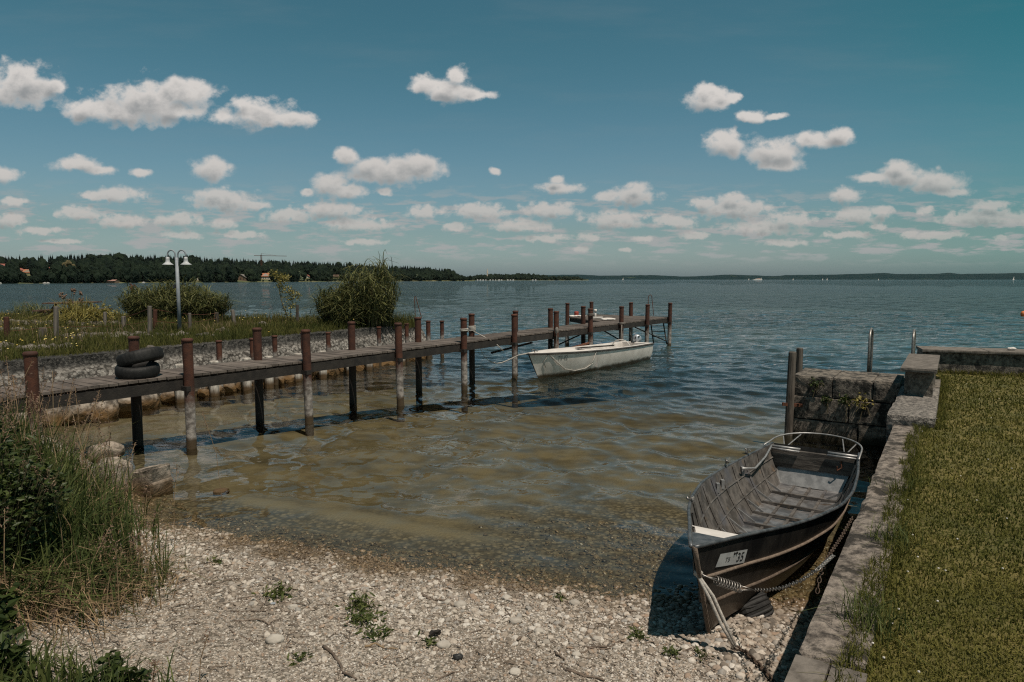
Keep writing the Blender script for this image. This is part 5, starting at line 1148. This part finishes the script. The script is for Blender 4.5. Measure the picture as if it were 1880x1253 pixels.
# small weeds on the gravel
def weed(px, py, r, h, n, lab):
    q = gp(px, py); k = MB(); pt = q+np.column_stack((rng.normal(0, r, n), rng.normal(0, r, n), np.abs(rng.normal(0, h*.4, n)))); leaves(k, pt, .05, .016, .5); c_ = thing('weed', lab, 'weed', q, 'small weeds on the gravel'); part('leaves', k, M['tallgrass'], c_); k = MB(); blades(k, q+rng.normal(size=(n//3, 3))*np.array((r*.8, r*.8, 0)), h, .007, .5, .8, 3)
    part('blades', k, M['tallgrass'], c_)
weed(508, 1098, .05, .10, 110, 'small round weed at the left of the gravel'); weed(663, 1118, .05, .12, 110, 'tallest weed in the middle of the gravel'); weed(668, 1142, .06, .09, 110, 'lower part of the middle weed patch'); weed(690, 1168, .045, .06, 70, 'low weed just right and below the middle patch'); weed(1172, 1172, .03, .05, 50, 'weed at the left edge of the boat shadow'); weed(1026, 1102, .02, .05, 25, 'tiny weed beside the pale lumpy stone'); weed(1230, 1205, .03, .05, 40, 'weed below the boat shadow'); weed(548, 1213, .03, .05, 24, 'sparse weed near the bottom edge'); weed(790, 1183, .03, .05, 30, 'weed beneath the bark scrap'); weed(395, 1035, .03, .06, 30, 'small weed on the coarse shingle at the left'); weed(1290, 1208, .025, .05, 25, 'weed by the foot of the bow rope')
# boulders on the left shore
def boulder(px, yb, w, h, lab, sq=1.5, seed=0):
    q = gp(px, yb); s = w*q[1]/F/2; k = MB(); v, f = ICO[4]; vv_ = np.sign(v)*np.abs(v)**(1/sq)
    hh_ = h*q[1]/F; vv_ = vv_/1.12; r2_ = np.random.default_rng(int(seed*10)+5)
    for _ in range(11):
        n_ = r2_.normal(size=3); n_ /= np.linalg.norm(n_); h_ = vv_@n_-r2_.uniform(.72, .98); vv_ = np.where((h_ > 0)[:, None], vv_-n_*h_[:, None], vv_)
    vv_ = vv_*(1.12+.10*fbm(vv_*1.8+seed, 3)+.05*fbm(vv_*7+seed, 3))[:, None]; v2 = vv_*np.array((s, s*.8, hh_*.62)); 
    ax = np.array(Matrix.Rotation(.5, 3, 'Z')).T; k.add(v2 @ ax + q+np.array((0, .1, hh_*.42)), tris=f); solo('boulder', k, M['boulder'], lab, 'boulder', q, 'boulders on the left shore', smooth=True)
q = gp(262, 912)+np.array((0, .14, -.05)); bx = np.array(Matrix.Rotation(R(-22), 3, 'Z') @ Matrix.Rotation(R(4), 3, 'Y')).T; k = MB()
k.rough(-.20, .22, -.16, .17, -.08, .37, lambda p: np.stack((p[..., 0]*(1-.12*(p[..., 2] > .2)), p[..., 1]*(1-.35*np.clip(p[..., 2], 0, 1)), p[..., 2]*(1+.14*p[..., 0]/.2)), -1) @ bx + q, .022, .030, 5.)
solo('boulder', k, M['boulder'], 'squarish pale boulder in the shallows beside the grassy bank', 'boulder', q, 'boulders on the left shore')
boulder(203, 912, 62, 68, 'taller pale boulder half hidden by grass at the bank', 1.7, 9.)
boulder(188, 850, 60, 36, 'low mossy boulder behind the two pale ones', 1.4, 5.)
for n_, (px, yb, w, h, lab) in enumerate(((12, 778, 60, 40, 'pale boulder at the left edge below the pier'), (90, 757, 60, 34, 'grey boulder under the shore end of the pier'), (150, 745, 70, 36, 'brown boulder under the pier behind the grasses'), (215, 742, 80, 34, 'long pale boulder under the pier beside the second pile'), (400, 912, 30, 10, 'small ochre stone lump awash in the shallows'))):
    boulder(px, yb, w, h, lab, 1.5, n_*11.)

# ------------------------------------------------------------------ left bank vegetation
def gz(x, y): return ground(np.asarray(x, float), np.asarray(y, float))
def clump(cx, cy, rx, ry, n, h, wd, m_, lab, lean=.3, droop=.7, seg=4, nm='tall_grass', dry=0, seeds=0, tone=None):
    z0 = float(gz([cx], [cy])[0]); c = thing(nm, lab, 'grass', (cx, cy, z0), 'tall grasses on the left bank')
    x = rng.normal(cx, rx*.85, n); y = rng.normal(cy, ry*.85, n); q = np.column_stack((x, y, gz(x, y)-.02)); k = MB()
    blades(k, q, h*(.45+.65*rng.random(n)), wd*1.35*(.6+.7*rng.random(n)), lean, droop, seg, rnd=np.clip(rng.normal(.35 if tone is None else tone, .28, n), 0, 1)); part('blades', k, M[m_], c)
    if dry:
        x = rng.normal(cx, rx*1.15, dry); y = rng.normal(cy, ry*1.15, dry); q = np.column_stack((x, y, gz(x, y)-.01)); k = MB(); blades(k, q, h*(.25+.5*rng.random(dry)), wd*.9, lean*1.5, 1.0, 4); part('dry_blades', k, M['drygrass'], c)
    if seeds:
        k = MB(); k2 = MB()
        for _ in range(seeds):
            x_, y_ = rng.normal(cx, rx*1.2), rng.normal(cy, ry*1.2); b_ = np.array((x_, y_, float(gz([x_], [y_])[0]))); hh_ = h*random.uniform(.95, 1.4); lv = rng.normal(size=3)*np.array((.12, .12, 0))*hh_
            tp = b_+np.array((0, 0, hh_))+lv*1.4; md_ = b_+np.array((0, 0, hh_*.55))+lv*.35; k.tube([b_, md_, tp], .0028, 4)
            for t_ in np.linspace(0, 1, 9): leaves(k2, (tp-(tp-md_)*.42*t_+rng.normal(size=(3, 3))*(.007+.012*t_)), .028, .008, .5)
        part('seed_stalks', k, M['drygrass'], c); part('seed_heads', k2, M['seed'], c)
    return c
clump(-3.85, 5.35, .24, .40, 950, .82, .012, 'tallgrass', 'dense green tall grass at the middle of the left bank edge', dry=260, seeds=22)
clump(-4.5, 5.9, .35, .4, 700, .85, .012, 'tallgrass', 'tall seeding grass rising in front of the first pile', dry=120, seeds=46)
clump(-5.3, 6.6, .5, .5, 640, .75, .012, 'tallgrass', 'wispy grass beneath the shore end of the pier', dry=200, seeds=46)
clump(-3.35, 5.0, .2, .3, 620, .72, .013, 'tallgrass', 'thick green grass between the leafy shrub and the boulders', .35, .8, dry=120, seeds=10)
clump(-3.05, 4.62, .17, .28, 420, .50, .012, 'tallgrass', 'green grass over the dry straw at the foot of the bank', .55, .9, dry=620, seeds=6)
clump(-2.86, 4.95, .15, .24, 170, .32, .010, 'tallgrass', 'thin outermost grass spilling on to the gravel', .55, .8, dry=200, seeds=5)
clump(-3.3, 4.3, .22, .16, 200, .42, .012, 'tallgrass', 'straw coloured matted grass below the leafy shrub', .7, 1., dry=900, tone=.5)
clump(-3.75, 6.1, .2, .25, 220, .36, .010, 'tallgrass', 'sparse grass on the shingle beside the boulders', .4, .6, dry=60, seeds=10)
clump(-4.35, 6.6, .25, .3, 300, .6, .012, 'tallgrass', 'grass hiding the foot of the taller pale boulder', .35, .6, dry=80, seeds=14)
clump(-2.62, 3.42, .24, .14, 300, .30, .012, 'tallgrass', 'broad bladed grass in the bottom left corner', .4, .7, seeds=3)
clump(-2.15, 3.40, .22, .10, 190, .26, .010, 'tallgrass', 'thin grass along the bottom edge left of centre', .4, .7, dry=40, seeds=2)
def shrub(cx, cy, rx, ry, h, n, lab, L=.055, w=.026, tone=.35):
    z0 = float(gz([cx], [cy])[0]); c = thing('leafy_shrub', lab, 'shrub', (cx, cy, z0)); k = MB(); k2 = MB()
    for i in range(int(n/26)):
        a_ = random.random()*6.28; rr_ = math.sqrt(random.random()); b_ = np.array((cx+rx*.5*rr_*math.cos(a_), cy+ry*.5*rr_*math.sin(a_), 0)); b_[2] = float(gz([b_[0]], [b_[1]])[0])
        hh_ = h*(1-.35*rr_**2)*random.uniform(.6, 1.05); tp = np.array((cx+rx*rr_*math.cos(a_), cy+ry*rr_*math.sin(a_), z0+hh_)); t_ = np.linspace(0, 1, 5)
        pt = b_+(tp-b_)*np.column_stack((t_**1.4, t_**1.4, t_**.9)); k.tube(pt, np.linspace(.005, .002, 5), 4, caps=False)
        m_ = 26; s_ = rng.uniform(.22, 1., m_); lp = np.column_stack([np.interp(s_, t_, pt[:, j]) for j in range(3)])+rng.normal(0, .02, (m_, 3)); az_ = rng.random(m_)*6.28
        dr = np.column_stack((np.cos(az_), np.sin(az_), rng.normal(.1, .35, m_))); dr /= np.linalg.norm(dr, axis=1)[:, None]
        leaves(k2, lp, L*(.6+.7*rng.random(m_)), w, up=dr, rnd=np.clip(rng.normal(tone, .25, m_), 0, 1))
    part('stems', k, M['stem'], c); part('leaves', k2, M['leaf'], c); return c
shrub(-3.6, 4.5, .55, .42, .95, 10500, 'dense dark green leafy shrub filling the left edge of the bank')
shrub(-4.2, 5.1, .55, .5, .92, 6500, 'lighter leafy shrub standing behind the dark one on the bank', tone=.5)
shrub(-3.0, 3.72, .22, .2, .34, 500, 'low broad leaved plant at the left edge of the gravel', .07, .04)
shrub(-2.15, 3.5, .18, .08, .22, 200, 'small broad leaved plant at the bottom edge', .06, .04)
shrub(-2.75, 3.45, .2, .1, .25, 260, 'broad leaved weed in the bottom left corner', .06, .035)

# ------------------------------------------------------------------ far shores
def WY(px): return np.interp(px, [-400, 0, 150, 300, 450, 600, 750, 862], [523, 521, 520.2, 519.3, 518.4, 517.4, 516.6, 516.2])
def TOPY(px): return np.interp(px, [-400, 0, 60, 150, 220, 300, 340, 400, 470, 540, 620, 700, 760, 800, 840, 862, 880], [480, 479, 476, 472.5, 471.5, 474, 472, 478, 479.5, 482.5, 485, 489, 491, 494, 499, 508, 514])
def shoreD(px): return H*F/(WY(px)-513.)
HOUSES = [(12, 491, 493.5, 20, 7, 'white', 'red'), (40, 497, 500, 12, 6, 'pink', 'red'), (62, 502, 506, 20, 9, 'pale', 'orange'), (96, 497, 501, 14, 8, 'white', 'red'), (147, 496, 499, 9, 6, 'pale', 'pink'), (169, 505, 510, 7, 12, 'white', 'red'), (367, 512, 515, 10, 7, 'white', 'grey'), (447, 511, 515, 18, 9, 'brown', 'grey'), (492, 508, 513, 14, 9, 'white', 'orange'), (566, 508, 511, 9, 5, 'white', 'red'), (620, 508, 511, 15, 5, 'brown', 'brown')]
M['forest'] = mat('far_broadleaf', (.0035, .0085, .006), (.014, .022, .012), .03, .9, attr=.75, spec=.1, lo=.3, hi=.7)
M['conifer'] = mat('far_conifer', (.003, .0065, .006), (.008, .013, .010), .03, .9, attr=.7, spec=.1)
M['bank'] = mat('far_bank', (.04, .055, .02), (.12, .11, .05), .05, .95)
M['farhill'] = mat('far_wooded_hill', (.0025, .014, .017), (.008, .024, .025), .012, .95, spec=.1, c3=(.06, .08, .04), c3scale=.0035, c3r=(.62, .68))
HW = {'white': mat('far_white_wall', (.5, .48, .45)), 'pink': mat('far_pink_wall', (.4, .3, .26)), 'pale': mat('far_pale_wall', (.45, .38, .3)), 'brown': mat('far_brown_wall', (.14, .09, .06))}
HR = {'red': mat('far_red_roof', (.20, .07, .05), (.3, .11, .08), 1), 'orange': mat('far_orange_roof', (.30, .10, .05), (.38, .15, .08), 1), 'pink': mat('far_pink_roof', (.3, .17, .14)), 'grey': mat('far_grey_roof', (.16, .15, .14)), 'brown': mat('far_brown_roof', (.12, .08, .06))}
# land under the woods
ppx = np.linspace(-420, 872, 130); fr_ = np.array((-.02, .0, .04, .2, .5, .8, 1.0, 1.5)); rows = []
for f_ in fr_:
    D = shoreD(ppx)*(1+.32*f_); zt = H+D*(513-TOPY(ppx))/F-9.; zt = np.maximum(zt, 1.)
    zz_ = np.interp(f_, [-.02, 0, .04, 1., 1.5], [-2, .05, .9, 1, 1]); zz_ = np.where(f_ < .03, zz_, .9+(zt-.9)*np.clip((f_-.04)/.8, 0, 1)); rows.append(np.stack(((ppx-CX)/F*D, D, zz_), -1))
mb = MB(); mb.grid(np.array(rows)); struct('far_bank', mb, M['bank'], True)
def ftree(mb, p, h, con, lvl=1, rnd=None):
    r_ = random.random() if rnd is None else rnd
    if con:
        prof = []; n_ = 5; r0 = h*.17
        for i in range(n_): prof += [(r0*(1-i/n_)*random.uniform(.85, 1.15)+.15, h*(.15+.8*i/n_)), (r0*(1-(i+.9)/n_)*.75+.1, h*(.15+.8*(i+.75)/n_))]
        mb.lathe(prof+[(.02, h)], p, 6, rnd=r_)
    else:
        mb.blob(p+np.array((0, 0, h*.52)), (h*.36, h*.36, h*.5), lvl, .45, 2.1, rnd=np.clip(rng.normal(r_, .18, len(ICO[lvl][0])), 0, 1))
mb = MB(); mc = MB()
def blocked(px, D, ytop):
    for hx, ht, hb, hw_, hh_, *_ in HOUSES:
        if abs(px-hx) < hw_/2+3.5 and D < shoreD(hx)*(1+.32*HF.get(hx, .25))+4 and ytop < hb-1.2: return True
    return False
HF = {}
for hx, ht, hb, *_ in HOUSES:
    best = min(np.linspace(.05, .8, 40), key=lambda f_: abs((H+shoreD(hx)*(1+.32*f_)*(513-hb)/F)-(.9+max(H+shoreD(hx)*(513-TOPY(hx))/F-9, 1)*np.clip((f_-.04)/.8, 0, 1)))); HF[hx] = best
for i in range(3400):
    px = rng.uniform(-330, 866); f_ = rng.random()**1.2 if i > 420 else rng.uniform(.02, .07); D = shoreD(px)*(1+.32*f_)
    zt = H+shoreD(px)*(1+.32)*(513-TOPY(px))/F-9.5; z_ = .8+max(zt-.8, 0)*np.clip((f_-.04)/.8, 0, 1); con = rng.random() < np.interp(f_, [0, .3, .7, 1], [.03, .12, .75, .9])*(1 if px > 120 else .8)
    h_ = rng.uniform(7.5, 11.5) if not con else rng.uniform(10, 13.5)
    if i <= 420: h_ = rng.uniform(2.5, 8); con = False
    if px > 835: h_ *= .6
    if blocked(px, D, 513-(z_+h_-H)*F/D):
        hb_ = [q_[2] for q_ in HOUSES if abs(px-q_[0]) < q_[3]/2+3.5][0]; h_ = H+D*(513-hb_-.4)/F-z_; con = False
        if h_ < 1.5: continue
    p_ = np.array(((px-CX)/F*D, D, z_-.5)); ftree(mc if con else mb, p_, h_, con, 2 if f_ < .35 else 1)
struct('far_wood', mb, M['forest'], kind='stuff'); struct('far_conifers', mc, M['conifer'], kind='stuff')
# trees that stand out along the far shore
M['paletree'] = mat('pale_willow', (.03, .042, .022), (.085, .10, .055), .2, .9, attr=.6)
M['ochretree'] = mat('ochre_tree', (.05, .042, .016), (.11, .085, .035), .2, .9, attr=.6)
def soletree(px, yb, yt, w_, m_, lab):
    D = shoreD(px)*1.012; b_ = np.array(((px-CX)/F*D, D, max(.5, H+D*(513-yb)/F))); h_ = D*(yb-yt)/F; c = thing('far_tree', lab, 'tree', b_)
    k = MB(); k.tube([b_-np.array((0, 0, .8)), b_+np.array((0, 0, h_*.5))], h_*.04, 6); part('trunk', k, M['stem'], c)
    k = MB()
    for _ in range(7): k.blob(b_+np.array((rng.normal()*w_*D/F*.2, rng.normal()*1., h_*(.55+rng.normal()*.13))), (w_*D/F*.30, w_*D/F*.28, h_*.26), 2, .4, 2.2, rnd=np.clip(rng.normal(.5, .25, len(ICO[2][0])), 0, 1))
    part('crown', k, M[m_], c)
soletree(11, 520, 508, 13, 'paletree', 'small round pale bush at the far left waterline'); soletree(132, 508, 481, 20, 'ochretree', 'yellowish round tree among the houses'); soletree(232, 519, 508, 12, 'paletree', 'pale round bush right of the long boathouse'); soletree(549, 516, 499, 16, 'paletree', 'pale willow right of the white house by the crane'); soletree(311, 518, 492, 20, 'forest', 'big dark round tree behind the lamp'); soletree(148, 519, 503, 13, 'ochretree', 'ochre bush near the waterline left of the boathouse'); soletree(765, 515, 504, 24, 'paletree', 'broad grey green tree near the end of the wooded point'); soletree(742, 515, 504, 9, 'paletree', 'small pale tree beside the reeds on the far point'); soletree(190, 512, 498, 16, 'forest', 'mid green tree in front of the wooded hill'); soletree(30, 514, 499, 15, 'forest', 'dark tree below the row of red roofed houses')
for n_, (hx, ht, hb, hw_, hh_, wm, rm) in enumerate(HOUSES):
    D = shoreD(hx)*(1+.32*HF[hx]); s_ = D/F; b_ = np.array(((hx-CX)*s_, D, H+D*(513-hb)/F)); W_ = hw_*s_*1.05; Hh = hh_*s_*.62; rf = hh_*s_*.6
    lab = {12: 'white house end at the left edge of the far hillside', 40: 'small pink house with a red roof on the far hillside', 62: 'largest far house, with a long orange red roof', 96: 'white gabled house right of the long orange roof', 147: 'little pink roofed house right of the ochre tree', 169: 'narrow tall white house low on the far slope', 367: 'white house with a grey roof right of the lamp', 447: 'broad brown chalet with a grey roof near the far shore', 492: 'white house with an orange roof under the crane', 566: 'tiny white house with a red roof right of the willow', 620: 'low brown boathouse behind the tall reeds'}[hx]
    c = thing('house', lab, 'house', b_)
    k = MB(); k.box(b_+np.array((0, 0, Hh/2-.8)), (W_, W_*.8, Hh+1.6)); k.add(b_+np.array([(-W_/2, -W_*.4, Hh), (W_/2, -W_*.4, Hh), (0, -W_*.4, Hh+rf*.92)]), tris=[(0, 1, 2)]); part('wall', k, HW[wm], c)
    k = MB(); e_ = .55
    if n_ in (2, 4, 8, 10):
        k.add(b_+np.array([(-W_/2-e_, -W_*.4-e_, Hh-.2), (W_/2+e_, -W_*.4-e_, Hh-.2), (W_/2+e_, 0, Hh+rf), (-W_/2-e_, 0, Hh+rf), (-W_/2-e_, W_*.4+e_, Hh-.2), (W_/2+e_, W_*.4+e_, Hh-.2)]), [(0, 1, 2, 3), (3, 2, 5, 4)])
    else: k.add(b_+np.array([(-W_/2-e_, -W_*.4-e_, Hh-.3), (0, -W_*.4-e_, Hh+rf), (W_/2+e_, -W_*.4-e_, Hh-.3), (-W_/2-e_, W_*.4+e_, Hh-.3), (0, W_*.4+e_, Hh+rf), (W_/2+e_, W_*.4+e_, Hh-.3)]), [(0, 1, 4, 3), (1, 2, 5, 4)])
    part('roof', k, HR[rm], c)
    k = MB(); nwin = 3 if hw_ > 12 else 2
    for i in range(nwin):
        for r_ in range(2 if Hh > 2.6 else 1): k.box(b_+np.array((W_*(-.3+.6*i/(nwin-1)), -W_*.4-.02, Hh*(.3+.42*r_))), (W_*.11, .06, Hh*.22))
    part('window', k, M['black'], c)
D = shoreD(200)*1.004; s_ = D/F; k = MB(); c = thing('boathouse', 'long low boathouse with a pink brown roof at the far waterline', 'boathouse', ((200-CX)*s_, D, .5)); b_ = np.array(((200-CX)*s_, D, .5))
k.box(b_+np.array((0, 0, .3)), (36*s_, 5, 1.4)); part('wall', k, HW['brown'], c); k = MB(); W_ = 37*s_; k.add(b_+np.array([(-W_/2, -3, .9), (W_/2, -3, .9), (W_/2, 0, 1.7), (-W_/2, 0, 1.7)]), [(0, 1, 2, 3)]); part('roof', k, HR['pink'], c)
# crane
D = shoreD(484)*1.12; s_ = D/F; b_ = np.array(((483-CX)*s_, D, H+D*(513-506)/F)); top_ = H+D*(513-469)/F; c = thing('tower_crane', 'rusty red tower crane above the far woods', 'crane', b_)
k = MB()
for dx in (-.5, .5):
    for dy in (-.5, .5): k.tube([b_+np.array((dx, dy, 0)), np.array((b_[0]+dx, b_[1]+dy, top_))], .14, 4)
for i in range(12):
    z0_ = b_[2]+(top_-b_[2])*i/12; z1_ = b_[2]+(top_-b_[2])*(i+1)/12; sg = 1 if i % 2 else -1; k.tube([(b_[0]-.5*sg, b_[1]-.5, z0_), (b_[0]+.5*sg, b_[1]-.5, z1_)], .1, 4)
part('mast', k, M['rust'], c); k = MB(); k.bar((b_[0]-13*s_, b_[1], top_-.6), (b_[0]+44*s_, b_[1]+4, top_-1.0), .25, .45); k.tube([(b_[0], b_[1], top_+1.5), (b_[0]+26*s_, b_[1]+2, top_-.4)], .07, 4); k.tube([(b_[0], b_[1], top_), (b_[0], b_[1], top_+1.5)], .2, 4); part('jib', k, M['rust'], c)
# second wooded point
def top2(px): return np.interp(px, [845, 862, 880, 900, 925, 955, 962, 985, 1000, 1030, 1062, 1075], [512, 506, 504, 502, 503.5, 502, 501, 503, 505.5, 506, 507.5, 514])
D2 = 1500.; mb = MB(); mb.grid(np.array([np.stack(((np.linspace(780, 1080, 50)-CX)/F*D2*(1+f_*.2), np.full(50, D2*(1+f_*.2)), np.full(50, z_)), -1) for f_, z_ in ((-.02, -1.5), (0, .3), (.1, 1.2), (1, 1.5))])); struct('far_point', mb, M['bank'], True)
mb = MB()
for i in range(620):
    px = rng.uniform(845, 1074); f_ = rng.random(); D = D2*(1+.15*f_); h_ = (H+D*(513-top2(px))/F-.8)*rng.uniform(.55, 1.03)*(.6+.4*f_)
    if h_ < 1.: continue
    mb.blob(np.array(((px-CX)/F*D, D, .8+h_*.45)), (max(h_*.45, 3), 4, h_*.56), 1, .4, 2., rnd=rng.random())
struct('far_point_wood', mb, M['forest'], kind='stuff')
b_ = np.array(((895-CX)/F*1560, 1560, 8)); k = MB(); k.box(b_+np.array((0, 0, 3)), (2.6, 2.6, 12)); k.lathe([(2., 9), (.05, 19)], b_, 4); solo('church_spire', k, HW['pale'], 'slim church spire rising from the second wooded point', 'church', b_)
# far hills
def top3(px): return np.interp(px, [900, 1000, 1060, 1100, 1200, 1250, 1280, 1340, 1420, 1440, 1530, 1600, 1620, 1640, 1700, 1740, 1760, 1880, 2000, 2500, 3200], [506, 506, 505, 507, 506, 508.5, 508, 505, 508, 506, 505, 503, 502, 504, 504, 502, 504, 502, 500, 500, 503])
hx = np.linspace(880, 3300, 900); rows = []
for f_ in np.linspace(-.03, 1.15, 40):
    D = 3400*(1+.42*f_); zt = H+3400*1.42*(513-top3(hx))/F; x_ = (hx-CX)/F*D; z_ = np.where(f_ < .0, -2., 1+(zt-1)*sstep(-.1, 1., np.full(hx.shape, f_))**1.1); z_ = z_+np.where(f_ > .01, 1, 0)*np.minimum(5.0, zt*.25)*(fbm(np.stack((x_*.02, np.full(hx.shape, D*.02), 0*x_), -1), 4))
    rows.append(np.stack((x_, np.full(hx.shape, D), z_), -1))
mb = MB(); mb.grid(np.array(rows)); struct('far_hills', mb, M['farhill'], False)
# sailing boats, ferry, harbour craft
def sail(px, yb, yt, lab, D=None, grp='distant sailing boats'):
    D = D or 2500; s_ = D/F; b_ = np.array(((px-CX)*s_, D, 0)); h_ = D*(yb-yt)/F; c = thing('sailing_boat', lab, 'sailing boat', b_, grp); k = MB(); k.blob(b_+np.array((0, 0, .2)), (h_*.32, h_*.12, .6), 1, .05); part('hull', k, M['whitedeck'], c)
    k = MB(); k.add(b_+np.array([(-h_*.25, 0, .8), (h_*.12, 0, .8), (h_*.10, 0, h_), (-h_*.25, .12, .8), (h_*.12, .12, .8), (h_*.10, .12, h_)]), [(0, 1, 4, 3), (1, 2, 5, 4), (2, 0, 3, 5)], [(0, 2, 1), (3, 4, 5)]); part('sail', k, M['whitedeck'], c)
for px, yb, yt, lab in ((971, 514.6, 509.5, 'white sail just right of the far harbour'), (1143, 514.4, 510, 'lone white sail left of the far village'), (1373, 515, 511.5, 'small white sail left of the ferry'), (1396, 515, 510.5, 'white sail right of the ferry'), (1454, 514.4, 511, 'faint sail before the far hills in the middle right'), (1508, 515, 511.5, 'left of two faint sails close together'), (1516, 515, 511, 'right of two faint sails close together'), (1610, 514.8, 512, 'tiny sail below the highest far hill'), (1857, 515.5, 508.5, 'tallest distant sail near the right edge')): sail(px, yb, yt, lab)
s_ = 2300/F; b_ = np.array(((1389-CX)*s_, 2300, 0)); c = thing('ferry', 'low white passenger ferry on the far water', 'ferry', b_); k = MB(); k.prism([(b_[0]+x_*s_, b_[1]+y_) for x_, y_ in ((-9, 0), (-7, -2.5), (8, -2.5), (8, 2.5), (-7, 2.5))], .1, 2.4); part('hull', k, M['whitedeck'], c); k = MB(); k.box(b_+np.array((1*s_, 0, 3.4)), (10*s_, 4, 2.)); part('cabin', k, M['white'], c); k = MB(); k.box(b_+np.array((2*s_, 0, 4.9)), (5*s_, 3, 1.)); part('cabin', k, HR['orange'], c)
for n_, px in enumerate((877, 882, 887, 892, 900, 905, 910, 916, 921, 932, 937, 942, 978, 983, 1052, 1058, 1066)):
    D = 1440 if px < 1000 else 3000; s_ = D/F; b_ = np.array(((px-CX)*s_, D, 0)); k = MB(); l_ = random.uniform(2.4, 4.2)*s_; k.prism([(b_[0]+x_*l_, b_[1]+y_) for x_, y_ in ((-.5, 0), (-.35, -1), (.5, -1), (.5, 1), (-.35, 1))], .0, random.uniform(1.0, 1.5)); k.box(b_+np.array((.1*l_, 0, 1.6)), (.4*l_, 1.4, .9))
    solo('harbour_boat', k, M['whitedeck'], 'tiny white boat moored along the far harbour shore', 'boat', b_, 'tiny white boats along the far shore')
for px, yb, lab in ((85, 521.3, 'small white boat at the far shore below the red roofs'), (91, 521.6, 'second small white boat at the far shore below the red roofs'), (266, 519.9, 'white upturned boat on the far bank left of the lamp'), (3, 521.6, 'white boat at the far shore on the left edge')):
    D = shoreD(px)*.99; s_ = D/F; b_ = np.array(((px-CX)*s_, D, 0)); k = MB(); l_ = 5*s_; k.prism([(b_[0]+x_*l_, b_[1]+y_) for x_, y_ in ((-.5, 0), (-.35, -.6), (.5, -.6), (.5, .6), (-.35, .6))], .0, .45); k.box(b_+np.array((.1*l_, 0, .55)), (.3*l_, .8, .3)); solo('small_boat', k, M['whitedeck'], lab, 'boat', b_)
q = P(1878, 580, 0); k = MB(); k.blob(q+np.array((0, 0, .12)), (.16, .16, .2), 3, .03); solo('buoy', k, M['orange'], 'orange buoy floating at the right edge', 'buoy', q, smooth=True)

# ------------------------------------------------------------------ summer haze over the lake
mb = MB(); mb.box((0, 2900, 36), (11800, 6300, 92)); m, t = newmat('haze_air')
v_ = t('ShaderNodeVolumePrincipled', {'Color': (.80, .90, .95, 1), 'Density': .8e-5, 'Anisotropy': 0.}).outputs[0]; t.l.new(v_, t('ShaderNodeOutputMaterial').inputs['Volume'])
struct('haze', mb, m, kind='stuff')
